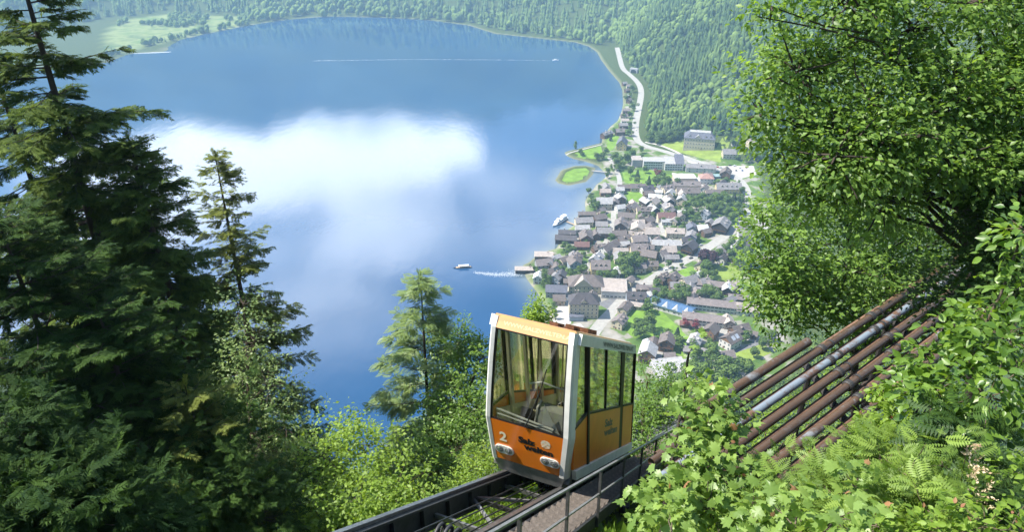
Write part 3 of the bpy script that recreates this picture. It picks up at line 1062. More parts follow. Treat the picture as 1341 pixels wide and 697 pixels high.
# ------------------------------------------------------------------ landmark buildings
LM = []
def zpx(t, x, y): return Z[t][0] + x / Z[t][2], Z[t][1] + y / Z[t][2]
def landmark(t, x, y, phrase, *a, **k):
    px, py = zpx(t, x, y)
    LM.append((phrase, px, py))
    return house(px, py, *a, **k)

# four-storey cream building by the plaza
r_, ro = landmark('B4', 690, 510, 'tall cream plaza building', 24, 14, -1, 13.5, 'dark', 'cream', kind='hip', pitch=44, chim=True, rows=4, name='plaza_building',
        label='four-storey cream building with dark hipped roof and central gable by the plaza', cat='building')
o, mb = dormer(ro, 0, -7.05, 13.2, 5.5, 2.0, 6.5, ROOF['dark'], WALL['cream']); mb.lpart('gable_roof', ROOF['dark'], ro)
for i in (-1, 0, 1): add_window(r_, (i * 1.5, -7.12, 14.3), 0, WIN, False, .8)
mb = MB(); mb.box((-6.2, -9.3, 2.0), (11.5, 4.4, 4.0)); an = mb.lpart('annex', WALL['blue-grey'], r_)
mb = MB(); mb.box((-6.2, -9.4, 4.2), (12.2, 5.0, .4)); mb.lpart('annex_roof', ROOF['slate'], an)
for sx in (-7, 7):
    mb = MB(); mb.box((sx, 2, 20.2), (.9, .9, 3.4)); mb.lpart('chimney', m_brick, ro)
for k in range(1, 4):
    mb = MB(); mb.box((0, -7.06, 13.5 / 4 * k + .05), (24.1, .14, .22)); mb.lpart('string_course', WALL['beige'], r_)
# broad brown roofed building behind it
r_, ro = landmark('B4', 712, 300, 'broad dark-brown hipped roof', 30, 18, -1, 7, 'brown', 'cream', kind='hip', pitch=38, rows=2, name='hall_building',
        label='wide building with big dark brown hipped roof behind the tall cream building', cat='building')
o, mb = dormer(ro, -3, -9.6, 6.8, 15.0, 1.2, 8.0, ROOF['light grey'], WALL['cream']); mb.lpart('gable_roof', ROOF['beige'], ro)
# white flat roofed hall
r_, ro = landmark('B4', 985, 325, 'flat-roofed white hall', 22, 24, -6, 6.5, 'beige', 'white', kind='flat', name='flat_roof_hall', wins=False,
        label='flat-roofed white hall with pale roof and recessed glass front', cat='building')
for i in range(6): add_window(r_, (-9 + i * 3.5, -12.03, 2.0), 0, WINW)
for i in range(6): add_window(r_, (11.03, -9 + i * 3.5, 2.0), math.pi / 2, WINW)
# yellow house with three dormers
landmark('B4', 850, 150, 'yellow house with three dormers', 17, 13, -1, 7, 'grey-brown', 'yellow', pitch=42, dormers=3, name='house', rows=2,
        label='yellow house with steep grey-brown roof and three dormers', cat='house')
# blue roofed sports hall
px, py = zpx('B5', 370, 560)
LM.append(('blue-roofed sports hall', px, py))
loc, rz = place(px, py, 7, -33)
r_ = thing('sports_hall', 'low white hall with blue metal roof and white triangular skylights', 'building', loc, rz)
mb = MB(); mb.box((0, 0, 2.2), (36, 13, 5)); mb.lpart('wall', WALL['white'], r_)
ro, tp = roof_gable(r_, 36, 13, 4.7, math.radians(20), ROOF['blue'], .8)
for i in range(4):
    x = -13.5 + i * 9
    mb = MB()
    # white wedge skylight rising from the front eave
    mb.add([(x - 2.6, -6.9, 4.75), (x + 2.6, -6.9, 4.75), (x, -.6, 7.75), (x, -7.1, 6.6)], [(0, 1, 3), (1, 2, 3), (2, 0, 3), (0, 2, 1)])
    mb.lpart('skylight', ROOF['white'], ro)
    add_window(r_, (x, -6.53, 2.2), 0, WINW); add_window(r_, (x + 4, -6.53, 2.2), 0, WIN)
# the two long school wings
def wing(t, x, y, phrase, label, L, W, yaw, h, rows_):
    px, py = zpx(t, x, y); LM.append((phrase, px, py))
    loc, rz = place(px, py, h + 2, yaw)
    r_ = thing('school_wing', label, 'building', loc, rz)
    mb = MB(); mb.prism([(-W / 2, -.5), (W / 2, -.5), (W / 2, h), (0, h + W / 2 * .36), (-W / 2, h)], -L / 2, L / 2, lambda p, q, t_: (t_, p, q)); mb.lpart('wall', WALL['white'], r_)
    ro, tp = roof_gable(r_, L, W, h, math.radians(20), ROOF['grey-brown'], .7)
    mb = MB(); mb.box((-L * .28, 0.8, tp + .3), (1.2, 1.2, 1.8)); mb.lpart('chimney', m_brick, ro)
    for j in range(rows_):
        for i in range(int(L // 3.2)):
            add_window(r_, (-L / 2 + 1.6 + i * 3.2, -W / 2 - .03, h / rows_ * (j + .55)), 0, WINW)
        for i in range(3): add_window(r_, (L / 2 + .03, -W / 3 + i * W / 3, h / rows_ * (j + .55)), math.pi / 2, WIN)
    return r_, ro
wing('B5', 770, 545, 'long rear school wing', 'long white school wing with grey-brown roof and window rows, farther of two', 44, 11, -13, 6.5, 2)
wing('B6', 690, 95, 'long front school wing', 'long white school wing with pale brown roof, nearer of two parallel wings', 37, 11, -14, 5.5, 2)
house(*zpx('B5', 1090, 580), 18, 12, -10, 5, 'beige', 'white', name='school_annex', label='pale-roofed annex at the right end of the rear school wing', cat='building')
# white chalet with solar panels
r_, ro = landmark('B6', 930, 300, 'white chalet with solar panels', 14, 11, 38, 7, 'brown', 'white', pitch=36, name='chalet', label='white chalet with wooden gable and solar panels on its dark brown roof', cat='house')
m_solar = plain('solar_glass', (0.30, 0.32, 0.36), 0.2, 0.2, 1.0, spec=0.6)
for x in (-3, 1.5):
    mb = MB()
    t = math.tan(math.radians(36)); 
    for (y0, y1) in ((-4.6, -1.6),):
        zf = lambda y: 7 + (5.5 + y) * t + .34
        mb.hexa([(x, y0, zf(y0)), (x + 3.4, y0, zf(y0)), (x + 3.4, y1, zf(y1)), (x, y1, zf(y1)), (x, y0, zf(y0) + .1), (x + 3.4, y0, zf(y0) + .1), (x + 3.4, y1, zf(y1) + .1), (x, y1, zf(y1) + .1)])
    mb.lpart('solar_panel', m_solar, ro)
mb = MB(); mb.prism([(-5.4, 7.0), (5.4, 7.0), (0, 10.9)], -7.12, -7.0, lambda p, q, t_: (t_, p, q)); mb.lpart('gable_boards', WALL['brown'], r_)
# big flat grey roof at the foot of the slope
landmark('B6', 410, 560, 'big flat grey roof', 32, 24, 8, 5, 'light grey', 'grey', kind='flat', wins=False, name='valley_station', label='large low building with flat grey roof at the foot of the slope', cat='building')
house(*zpx('B6', 565, 545), 12, 10, 12, 4, 'beige', 'brown', kind='flat', name='terrace_building', label='small flat pale roof beside the large flat grey roof', cat='building')
# hillside mansion
px, py = zpx('B2', 590, 95)
LM.append(('cream mansion on the lawn', px, py))
r_, ro = house(px, py, 40, 23, -14, 14.5, 'slate', 'cream', kind='mansard', pitch=42, chim=True, rows=3, name='mansion', label='cream hillside mansion with mansard roof above the sloping lawn', cat='mansion')
mb = MB(); mb.box((0, 0, 14.5 + math.tan(math.radians(42)) * 12 * .58 + .3), (27, 10.4, .7)); mb.lpart('roof_cap', ROOF['light grey'], ro)
o, mb = dormer(ro, -2, -11.3, 14.3, 7, 1.8, 6.5, ROOF['slate'], WALL['cream']); mb.lpart('gable_roof', ROOF['light grey'], ro)
for x in (-13, 8, 14):
    o, mb = dormer(ro, x, -10.2, 16.1, 2.2, 1.4, 4.5, ROOF['slate'], WALL['cream']); mb.lpart('dormer_roof', ROOF['slate'], ro)
# white school block with ribbon windows
px, py = zpx('B2', 220, 335)
LM.append(('white school block', px, py))
loc, rz = place(px, py, 12, -3)
r_ = thing('school_block', 'long white three-storey school block with ribbon windows and slate end roof', 'building', loc, rz)
mb = MB(); mb.box((-12, 2, 4.7), (26, 15, 10.4)); mb.box((12.5, -2, 4.4), (22.9, 16, 9.8)); mb.lpart('wall', WALL['white'], r_)
mb = MB(); mb.box((-12, 2, 10.1), (27, 16, .4)); mb.lpart('roof', ROOF['light grey'], r_)
mb = MB(); mb.prism([(-10.6, 9.1), (7, 9.1), (7, 12.6)], 1, 14, lambda p, q, t_: (t_, p, q)); mb.lpart('slanted_roof', ROOF['light grey'], r_)
mb = MB(); mb.prism([(-10.6, 9.1), (7, 9.1), (7, 16.2)], 14, 25, lambda p, q, t_: (t_, p, q)); mb.lpart('slate_roof', ROOF['slate'], r_)
for j in range(3):
    for i in range(8): add_window(r_, (-23.3 + i * 2.9, -5.53, 2.0 + j * 3.1), 0, WINW)
    for i in range(7): add_window(r_, (2.6 + i * 3.1, -10.03, 1.8 + j * 3.0), 0, WINW)
px, py = zpx('B8', 335, 150)
house(px, py, 12, 16, 0, 9, 'beige', 'grey', kind='flat', wins=False, name='school_gym', label='grey flat-topped block joined to the left end of the white school', cat='building')
# striped metal roof, red hipped house, dormered row, yellow gable house
landmark('B2', 430, 478, 'pale striped metal roof', 25, 14, 0, 6, 'white', 'beige', pitch=8, wins=False, name='workshop', label='workshop with broad pale striped metal roof below the white school', cat='building')
landmark('B2', 655, 490, 'white house with red hipped roof', 16, 14, -3, 7, 'pink', 'white', kind='hip', pitch=30, rows=2, name='house', label='square white house with faded red hipped roof', cat='house')
landmark('B2', 880, 592, 'yellow row with three dormers', 28, 12, -2, 6, 'grey', 'yellow', pitch=40, dormers=4, name='row_house', label='long pale yellow row under grey roof with small dormers', cat='building', rows=2)
landmark('B7', 425, 578, 'yellow gabled house by the lawn', 20, 13, 76, 8, 'slate', 'yellow', pitch=45, name='house', rows=2, label='yellow house with steep slate roof beside the lakeside lawn', cat='house')

ORD = ['nearest'] + [w + ' nearest' for w in 'second third fourth fifth sixth seventh eighth ninth tenth eleventh twelfth thirteenth fourteenth fifteenth sixteenth seventeenth eighteenth nineteenth twentieth twenty-first twenty-second twenty-third twenty-fourth twenty-fifth twenty-sixth twenty-seventh twenty-eighth'.split()]
def relate(items, noun):
    """items: (object, description, pixel) -> labels that give each a place beside a landmark"""
    buckets = {}
    for o, desc, (x, y) in items:
        d = [(math.hypot(x - lx, (y - ly) * 1.5), ph, x - lx, (y - ly) * 1.5) for ph, lx, ly in LM]
        dist, ph, dx, dy = min(d)
        w = ('left of' if dx < 0 else 'right of') if abs(dx) > abs(dy) else ('behind' if dy < 0 else 'in front of')
        buckets.setdefault((desc, ph, w), []).append((dist, o))
    for (desc, ph, w), L_ in buckets.items():
        L_.sort(key=lambda q: q[0])
        for i, (dist, o) in enumerate(L_):
            o['label'] = ('%s %s the %s' % (desc, w, ph)) if len(L_) == 1 else ('%s, %s %s %s' % (desc, ORD[i], w, ph))
relate([(o, ' '.join(q for q in (sz, wl, 'house with', rf, 'roof') if q), p) for o, rf, wl, sz, kd, p in HOUSES], 'house')
# ------------------------------------------------------------------ foliage tools
def unit(v):
    return v / (np.linalg.norm(v, axis=-1, keepdims=True) + 1e-9)

T_DIAMOND = (np.array([[0, 0, 0], [-.30, .45, .07], [0, 1, -.05], [.30, .45, .07]]), np.array([[0, 1, 2], [0, 2, 3]]))
T_OVATE = (np.array([[0, 0, 0], [-.26, .24, .07], [-.31, .5, .08], [-.17, .8, .03], [0, 1.04, -.08], [.17, .8, .03], [.31, .5, .08], [.26, .24, .07], [0, .5, 0]]),
           np.array([[0, 8, 1], [1, 8, 2], [2, 8, 3], [3, 8, 4], [4, 8, 5], [5, 8, 6], [6, 8, 7], [7, 8, 0]]))
def maple():
    o = [(0, 0, 0), (-.20, -.03, 0), (-.42, -.02, -.05), (-.38, .16, 0), (-.62, .40, -.08), (-.36, .44, .03), (-.40, .66, 0), (-.22, .62, .04), (-.10, .74, .03), (0, 1.06, -.10)]
    o += [(-x, y, z) for x, y, z in o[-2:0:-1]]
    V = np.array(o + [(0, .36, .06)])
    n = len(o)
    return V, np.array([[i, n, (i + 1) % n] for i in range(n)])
T_MAPLE = maple()
def needles(seed, pairs=7):
    """one flat conifer spray: twig with needle blades to both sides"""
    r = np.random.default_rng(seed)
    V, F = [], []
    for i in range(pairs):
        y = i / pairs * .92
        L = .30 * (1 - .55 * abs(y - .35)) * r.uniform(.8, 1.2)
        for s in (-1, 1):
            n = len(V)
            V += [(s * .012, y, 0), (s * L * .6, y + .08 + r.uniform(-.02, .02), r.uniform(-.05, .07)), (s * L, y + .24, r.uniform(-.10, .02)), (s * .012, y + .10, 0.02)]
            F += [(n, n + 1, n + 3), (n + 1, n + 2, n + 3)]
    n = len(V)
    V += [(-.04, .8, 0), (.04, .8, 0), (0, 1.08, -.03)]
    F += [(n, n + 1, n + 2)]
    return np.array(V), np.array(F)
T_NEEDLE = [needles(1), needles(2)]
def frond(seed=0, pairs=8):
    """a pinnate leaf: paired leaflets along a midrib"""
    V, F = [], []
    r = np.random.default_rng(seed)
    for i in range(pairs):
        y = .12 + i / pairs * .8
        L = .34 * math.sin(math.pi * (.25 + .7 * i / pairs)) + .05
        for s in (-1, 1):
            n = len(V)
            z = -.12 * y * y
            V += [(0, y, z), (s * L * .5, y + .02, z + .03), (s * L, y + .10, z - .04), (s * L * .45, y + .11, z + .02)]
            F += [(n, n + 1, n + 3), (n + 1, n + 2, n + 3)]
    n = len(V)
    V += [(-.012, 0, 0), (.012, 0, 0), (0, 1, -.12), (-.07, .92, -.1), (.07, .92, -.1), (0, 1.12, -.14)]
    F += [(n, n + 1, n + 2), (n + 3, n + 4, n + 5)]
    return np.array(V), np.array(F)
T_FROND = frond()

def leaves_arrays(pos, axis, nrm, size, temp):
    V, F = temp
    axis = unit(axis)
    side = unit(np.cross(axis, nrm))
    up = np.cross(side, axis)
    s = size[:, None, None]
    W = pos[:, None, :] + s * (V[None, :, 0:1] * side[:, None, :] + V[None, :, 1:2] * axis[:, None, :] + V[None, :, 2:3] * up[:, None, :])
    n = len(pos)
    return W.reshape(-1, 3), (F[None] + (np.arange(n) * len(V))[:, None, None]).reshape(-1, 3)

def leaves_mesh(name, pos, axis, nrm, size, temp, mat, tint, off=(0, 0, 0)):
    W, F = leaves_arrays(pos, axis, nrm, size, temp)
    return numpy_mesh(name, W - np.asarray(off), F, mat, np.repeat(tint, len(temp[0])))

def join_arrays(parts):
    VV, FF, TT, nb = [], [], [], 0
    for V, F, T in parts:
        VV.append(V); FF.append(F + nb); TT.append(T); nb += len(V)
    return np.vstack(VV), np.vstack(FF), np.concatenate(TT)

# ------------------------------------------------------------------ more houses in the gaps of the village
HX = [tuple(h[0].location)[:2] + (max(h[0].children[0].dimensions[:2]) / 2,) for h in HOUSES]
for o in bpy.data.objects:
    if o.parent is None and o.get('category') in ('building', 'house', 'mansion') and 'group' not in o.keys():
        HX.append((o.location.x, o.location.y, 13.0))
irng = random.Random(21)
n_in = 0
for _ in range(2600):
    px, py = irng.uniform(692, 985), irng.uniform(225, 480)
    if n_in >= 62: break
    q = on_level(px, py, 4.0)[:2]
    L = irng.uniform(8, 12.5); W = L * irng.uniform(.72, .9)
    if shore(q[None])[0] < 7 or sdist(TOWN, q[None])[0] < 14: continue
    if min(math.hypot(q[0] - a, q[1] - b_) - c_ for a, b_, c_ in HX) < L * .42: continue
    if any(sdist(W_, q[None])[0] > -6 for W_ in LAWN_W + PLAZA_W): continue
    if min(np.min(np.hypot(R_[:, 0] - q[0], R_[:, 1] - q[1])) for R_ in (R1, R2, R3, R4, R5, R6, R8)) < 7 + W * .5: continue
    if 896 < px < 976 and 254 < py < 292: continue
    if py > 405 and px < 905: continue
    HX.append((q[0], q[1], L * .5))
    n_in += 1
    house(px, py, L, W, irng.choice([0, 10, 45, 60, 80, 95]) + irng.uniform(-8, 8), irng.choice([4, 5, 5.5, 6]), irng.choice(['grey', 'grey-brown', 'grey-brown', 'brown', 'light grey', 'grey', 'dark', 'beige']), irng.choice(['white', 'cream', 'wooden', 'wooden', 'brown', 'beige', 'grey']))
relate([(o, ' '.join(q for q in (sz, wl, 'house with', rf, 'roof') if q), p_) for o, rf, wl, sz, kd, p_ in HOUSES], 'house')

# ------------------------------------------------------------------ trees of the village
m_town_leaf = leaf_mat('village_foliage', (0.045, 0.085, 0.022), (0.17, 0.25, 0.05), 0.2, 0.7, 0.15)
m_dark_leaf = leaf_mat('village_conifer', (0.015, 0.032, 0.014), (0.045, 0.075, 0.025), 0.1, 0.7, 0.15)
m_purple_leaf = leaf_mat('copper_beech', (0.030, 0.014, 0.022), (0.085, 0.040, 0.048), 0.1, 0.6, 0.2)
m_red_leaf = leaf_mat('red_foliage', (0.12, 0.02, 0.03), (0.30, 0.07, 0.07), 0.1, 0.6, 0.2)
m_bark = plain('bark', (0.10, 0.075, 0.055), 0.95, 0.4, 6.0, bump=0.6, stretch=(1, 1, 0.25))
m_bark_dark = plain('dark_bark', (0.045, 0.035, 0.028), 0.95, 0.4, 6.0, bump=0.6, stretch=(1, 1, 0.25))

def crown_mesh(seed, mat, kind, n=900):
    r = np.random.default_rng(seed)
    if kind == 'round':
        K = 9
        cen = np.column_stack([r.normal(0, .14, K), r.normal(0, .14, K), r.uniform(.34, .82, K)])
        rad = r.uniform(.13, .21, K)
        k = r.integers(0, K, n)
        d = unit(r.normal(0, 1, (n, 3)))
        d[:, 2] = np.abs(d[:, 2]) * np.where(r.random(n) < .75, 1, -1)
        pos = cen[k] + d * rad[k][:, None] * r.uniform(.75, 1.05, n)[:, None]
        tn = r.uniform(.15, .55, K)[k] + r.normal(0, .13, n)
        ax = unit(np.cross(d, r.normal(0, 1, (n, 3))))
        W, F = leaves_arrays(pos, ax, unit(d + r.normal(0, .35, (n, 3))), r.uniform(.075, .135, n), T_DIAMOND)
        return numpy_mesh('crown', W, F, mat, np.repeat(np.clip(tn, 0, 1), 4))
    if kind == 'tall':
        K = 10
        zz = np.linspace(.22, .9, K)
        cen = np.column_stack([r.normal(0, .06, K), r.normal(0, .06, K), zz])
        rad = .17 * np.sin(np.pi * (.2 + .72 * (zz - .2) / .75)) + .02
        k = r.integers(0, K, n)
        d = unit(r.normal(0, 1, (n, 3)))
        pos = cen[k] + d * rad[k][:, None] * r.uniform(.7, 1.1, n)[:, None]
        W, F = leaves_arrays(pos, unit(np.cross(d, r.normal(0, 1, (n, 3)))), unit(d + r.normal(0, .35, (n, 3))), r.uniform(.05, .09, n), T_DIAMOND)
        return numpy_mesh('crown', W, F, mat, np.repeat(np.clip(r.normal(.55, .2, n), 0, 1), 4))
    # conifer
    t = r.random(n) ** .8
    a = r.uniform(0, 6.28, n)
    rr = (.02 + .18 * (1 - t)) * r.uniform(.5, 1.1, n)
    pos = np.column_stack([rr * np.cos(a), rr * np.sin(a), .1 + .9 * t])
    ax = np.column_stack([np.cos(a), np.sin(a), np.full(n, -.35)])
    W, F = leaves_arrays(pos, ax, np.tile([0, 0, 1.0], (n, 1)) + r.normal(0, .2, (n, 3)), .05 + .09 * (1 - t), T_DIAMOND)
    return numpy_mesh('crown', W, F, mat, np.repeat(np.clip(r.normal(.45, .2, n), 0, 1), 4))

def trunk_mesh(h=.4, r0=.022):
    mb = MB(); mb.tube([(0, 0, -.06), (.004, 0, .1), (0, .006, h)], [r0 * 1.3, r0, r0 * .5], 6)
    return mb.mesh('trunk', m_bark, smooth=True)
TR = trunk_mesh()
KINDS = {'g': ('broadleaf tree', [crown_mesh(i, m_town_leaf, 'round') for i in range(5)]), 't': ('slender tree', [crown_mesh(20 + i, m_town_leaf, 'tall') for i in range(2)]),
         'c': ('dark conifer', [crown_mesh(30 + i, m_dark_leaf, 'cone') for i in range(3)]), 'p': ('copper-purple tree', [crown_mesh(40, m_purple_leaf, 'round', 1200)]),
         'r': ('red-leaved tree', [crown_mesh(41, m_red_leaf, 'round', 600)])}
trng = random.Random(5)
VTREES = []
def vtree(px, py, h, kind='g', wide=1.0):
    p = on_ground(px, py, h * .5)
    noun, ms = KINDS[kind]
    o = thing('village_tree', None, 'tree', tuple(p), trng.uniform(0, 6.28), 'trees of the village')
    s = h
    child('trunk', TR, o, scale=(s, s, s))
    child('crown', trng.choice(ms), o, scale=(s * wide, s * wide, s))
    VTREES.append((o, ('small ' if h < 7 else 'big ' if h > 15 else '') + noun, (px, py)))
    return o

SPOTS = '''754 190 12 t;760 199 8 g;763 201 7 g;783 205 11 g;790 204 11 g;794 198 9 g;805 207 14 g;812 212 15 g;820 207 14 g;828 202 12 g;840 196 9 g;808 219 10 g;826 224 12 g;835 228 11 c;
845 222 10 g;862 227 12 r;861 236 14 g;869 234 16 g;876 238 15 g;868 241 13 g;850 236 11 c;833 236 9 g;848 240 8 g;797 224 9 g;795 230 8 g;801 218 8 t;779 268 15 g;774 258 8 g;771 250 8 g;786 246 9 g;
906 262 13 g;913 266 15 g;920 260 15 g;927 266 15 g;934 260 16 g;941 264 15 g;948 260 16 g;955 266 15 g;961 261 17 c;967 268 18 c;972 262 14 g;964 274 14 g;954 277 13 g;944 275 12 g;935 272 13 g;925 275 13 g;
899 272 12 g;905 279 12 g;896 281 11 g;912 285 10 g;958 284 12 g;969 281 12 g;948 286 9 g;908 290 8 g;972 249 10 g;968 240 8 t;951 237 9 g;939 240 8 g;714 362 15 t;719 368 12 t;712 371 9 g;724 402 11 t;727 411 9 t;
814 341 15 g;822 346 18 g;830 340 15 g;836 345 14 g;821 354 13 g;802 360 12 g;794 362 10 g;785 361 10 g;808 316 8 g;801 312 9 g;738 322 9 g;746 325 9 g;741 330 8 g;752 328 7 g;757 335 8 c;766 333 7 g;762 352 9 g;757 357 8 g;
748 357 9 g;736 352 8 g;730 345 8 g;925 352 16 g;919 360 14 g;931 362 12 g;929 336 24 p;895 380 15 g;888 386 12 g;900 389 11 g;922 381 13 g;929 384 13 g;936 387 12 g;944 390 11 g;862 376 11 g;869 382 11 g;856 386 9 g;
850 400 12 g;858 396 10 g;866 389 10 g;878 389 10 g;847 424 16 g;839 432 13 g;833 426 12 g;856 432 8 g;872 437 8 g;887 437 12 c;912 428 11 r;899 424 8 r;914 465 16 g;933 467 17 g;893 450 11 g;905 482 17 g;917 490 18 g;
929 486 16 g;944 482 15 g;890 500 17 g;902 504 18 g;955 476 12 g;934 503 18 g;920 508 18 g;875 512 16 g;962 490 16 g;978 484 16 g;931 451 10 g;977 441 9 g;1000 450 11 g;988 462 9 g;966 470 6 c;1010 440 12 g;960 370 9 g;
866 179 15 g;873 180 15 g;880 177 16 g;886 174 15 g;858 176 14 g;861 184 11 g;851 180 12 g;895 168 14 g;975 198 12 g;983 202 13 g;991 206 13 g;968 206 9 g;978 209 9 g;955 178 13 g;963 186 11 g;826 125 12 g;830 140 12 g;823 150 11 g;
826 163 11 g;825 173 11 g;820 128 10 g;818 152 9 g;829 116 12 g;806 172 10 g;800 180 9 c;840 205 8 g;700 352 7 g;694 349 6 c;706 357 7 g;893 305 9 g;880 300 9 g;869 289 8 g;857 282 8 g;904 318 8 g;914 311 8 g;826 300 8 g;
846 290 7 g;838 282 8 g;895 296 8 g;887 289 8 g;946 300 8 g;960 318 12 g;970 322 12 g;950 326 12 g;941 333 11 g;958 335 13 g;968 342 14 g;975 330 13 g;795 337 8 g;784 329 7 g;805 332 6 g;861 366 7 g;876 346 7 g;893 348 5 g;882 352 5 g;
771 303 6 g;768 318 6 g;779 310 6 c;790 300 6 g;812 300 6 g;823 318 6 g;840 308 6 g;853 268 7 g;868 262 7 g;880 256 7 g;889 274 8 g;876 280 8 g;803 250 8 g;795 258 7 g;783 262 7 g;790 280 6 g;818 280 6 g;983 300 10 g;992 315 12 g;985 340 14 g'''
for q in SPOTS.replace('\n', '').split(';'):
    x, y, h, k = q.split()
    vtree(float(x), float(y), float(h) * trng.uniform(.9, 1.1), k, 1.25 if k in 'gp' else 1.0)
LMH = list(LM)
relate(VTREES, 'tree')

# ------------------------------------------------------------------ cars, boats, pier, portal
def car_meshes(col):
    m = plain('car_paint', col, 0.3, 0.05, 1.0, spec=0.5)
    mb = MB()
    prof = [(-2.1, .35), (2.1, .35), (2.15, .75), (1.25, .9), (-1.6, .95), (-2.15, .85)]
    mb.prism(prof, -.85, .85, lambda p, q, t: (p, t, q))
    body = mb.mesh('body', m)
    mb = MB(); mb.prism([(1.2, .9), (.55, 1.42), (-1.2, 1.45), (-1.75, .95)], -.74, .74, lambda p, q, t: (p, t, q))
    cab = mb.mesh('cabin', m_win)
    mb = MB(); mb.prism([(.5, 1.43), (-1.15, 1.46), (-1.15, 1.5), (.5, 1.47)], -.7, .7, lambda p, q, t: (p, t, q)); rf = mb.mesh('roof', m)
    return body, cab, rf
mb = MB(); mb.tube([(0, -.1, 0), (0, .1, 0)], .32, 10); WHEEL = mb.mesh('wheel', plain('tyre', (0.02, 0.02, 0.02), 0.9, 0.1))
CARS = {'white': car_meshes((.7, .7, .7)), 'silver': car_meshes((.38, .39, .41)), 'black': car_meshes((.02, .02, .025)), 'red': car_meshes((.35, .03, .03)), 'blue': car_meshes((.04, .09, .25))}
CARPX = [(956, 216.5, 'black', 10), (962, 217, 'white', 12), (969, 219.8, 'silver', 80), (964, 223, 'black', 70), (957, 223, 'white', 75), (972, 223, 'blue', 70), (977, 219, 'red', 80), (944, 219.5, 'silver', -20),
         (739, 386, 'black', 5), (740, 391, 'silver', 4), (738.5, 396, 'white', 8), (757, 356, 'black', 50), (762, 352, 'white', 50), (766, 347, 'silver', 48), (915, 431, 'white', -14), (872, 353, 'white', 30), (905, 338, 'black', 30), (979, 262, 'white', 88), (833, 170, 'white', 95), (918, 321, 'silver', 30), (940, 219, 'red', -18)]
CB = []
for x, y, c_, yw in CARPX:
    p = on_ground(x, y, .6)
    o = thing('parked_car', None, 'car', (p[0], p[1], p[2] + .09), math.radians(yw), 'cars about the village')
    for nm, me in zip(('body', 'cabin', 'roof'), CARS[c_]): child(nm, me, o)
    for sx in (-1.3, 1.3):
        for sy in (-.78, .78): child('wheel', WHEEL, o, (sx, sy, .32))
    CB.append((o, 'tiny %s car' % c_, (x, y)))
relate(CB, 'car')

m_hull = plain('boat_white', (0.72, 0.73, 0.74), 0.4, 0.05)
m_navy = plain('boat_navy', (0.03, 0.04, 0.07), 0.5, 0.1)
m_deck = plain('boat_deck', (0.35, 0.25, 0.16), 0.7, 0.2, stretch=(1, 5, 1))
def hull(L, W, D, mat, name, root, z=-.3, sheer=.5):
    mb = MB()
    st = [(-.5, .85), (-.3, 1), (.1, 1), (.35, .72), (.5, .06)]
    V, F = [], []
    for i, (t, w_) in enumerate(st):
        zz = sheer * max(t, 0) ** 2 * 2
        V += [(t * L, -w_ * W / 2 * .7, z), (t * L, -w_ * W / 2, z + D + zz), (t * L, w_ * W / 2, z + D + zz), (t * L, w_ * W / 2 * .7, z)]
    for i in range(len(st) - 1):
        a = i * 4
        F += [(a, a + 1, a + 5, a + 4), (a + 1, a + 2, a + 6, a + 5), (a + 2, a + 3, a + 7, a + 6), (a + 3, a, a + 4, a + 7)]
    F += [(0, 3, 2, 1), (16, 17, 18, 19)]
    mb.add(V, F)
    return mb.lpart(name, mat, root)
a, b_ = on_level(742, 286, 0), on_level(724, 297, 0)
c_ = (a + b_) / 2; hd = math.atan2(b_[1] - a[1], b_[0] - a[0]); L = float(np.linalg.norm(b_ - a))
r_ = thing('ferry', 'white double-deck passenger ferry leaving the landing stage', 'ferry', tuple(c_), hd)
hull(L, 5.0, 1.7, m_hull, 'hull', r_)
mb = MB(); mb.box((-L * .06, 0, 2.5), (L * .72, 4.2, 2.2)); sp = mb.lpart('saloon', m_hull, r_)
mb = MB(); mb.box((-L * .06, 0, 2.7), (L * .70, 4.26, .8)); mb.lpart('window_band', m_win, sp)
mb = MB(); mb.box((-L * .10, 0, 3.75), (L * .62, 4.5, .2)); mb.lpart('upper_deck', m_hull, r_)
mb = MB(); mb.box((L * .12, 0, 4.7), (3, 3.2, 1.8)); wh = mb.lpart('wheelhouse', m_hull, r_)
mb = MB(); mb.box((L * .12, 0, 5.0), (3.05, 3.25, .7)); mb.lpart('window_band', m_win, wh)
mb = MB(); mb.tube([(-L * .1, 0, 3.8), (-L * .1, 0, 7.0)], .08, 6); mb.lpart('mast', m_hull, r_)
mb = MB(); mb.box((-L * .25, 0, 5.6), (L * .3, 4.2, .12))
for sx in (-.38, -.12):
    for sy in (-2, 2): mb.tube([(L * sx, sy, 3.8), (L * sx, sy, 5.6)], .05, 5)
mb.lpart('awning', m_hull, r_)
# flat wooden sightseeing barge
a, b_ = on_level(618, 350, 0), on_level(594, 351.5, 0)
c_ = (a + b_) / 2; hd = math.atan2(b_[1] - a[1], b_[0] - a[0]); L = float(np.linalg.norm(b_ - a))
r_ = thing('barge', 'long flat wooden boat with canopy crossing the blue lake', 'boat', tuple(c_), hd)
hull(L, 3.2, 1.0, m_navy, 'hull', r_)
mb = MB(); mb.box((-.5, 0, .8), (L * .8, 2.7, .1)); mb.lpart('deck', m_deck, r_)
mb = MB(); mb.box((-1, 0, 2.5), (L * .55, 2.8, .12)); mb.lpart('canopy', m_hull, r_)
for sx in (-.3, -.1, .1, .22):
    for sy in (-1.3, 1.3):
        mb = MB(); mb.tube([(sx * L - .5, sy, .8), (sx * L - .5, sy, 2.5)], .06, 5); mb.lpart('post', m_hull, r_)
for i in range(6):
    mb = MB(); mb.box((-L * .32 + i * 1.9, 0, 1.05), (.5, 2.3, .4)); mb.lpart('bench', m_deck, r_)
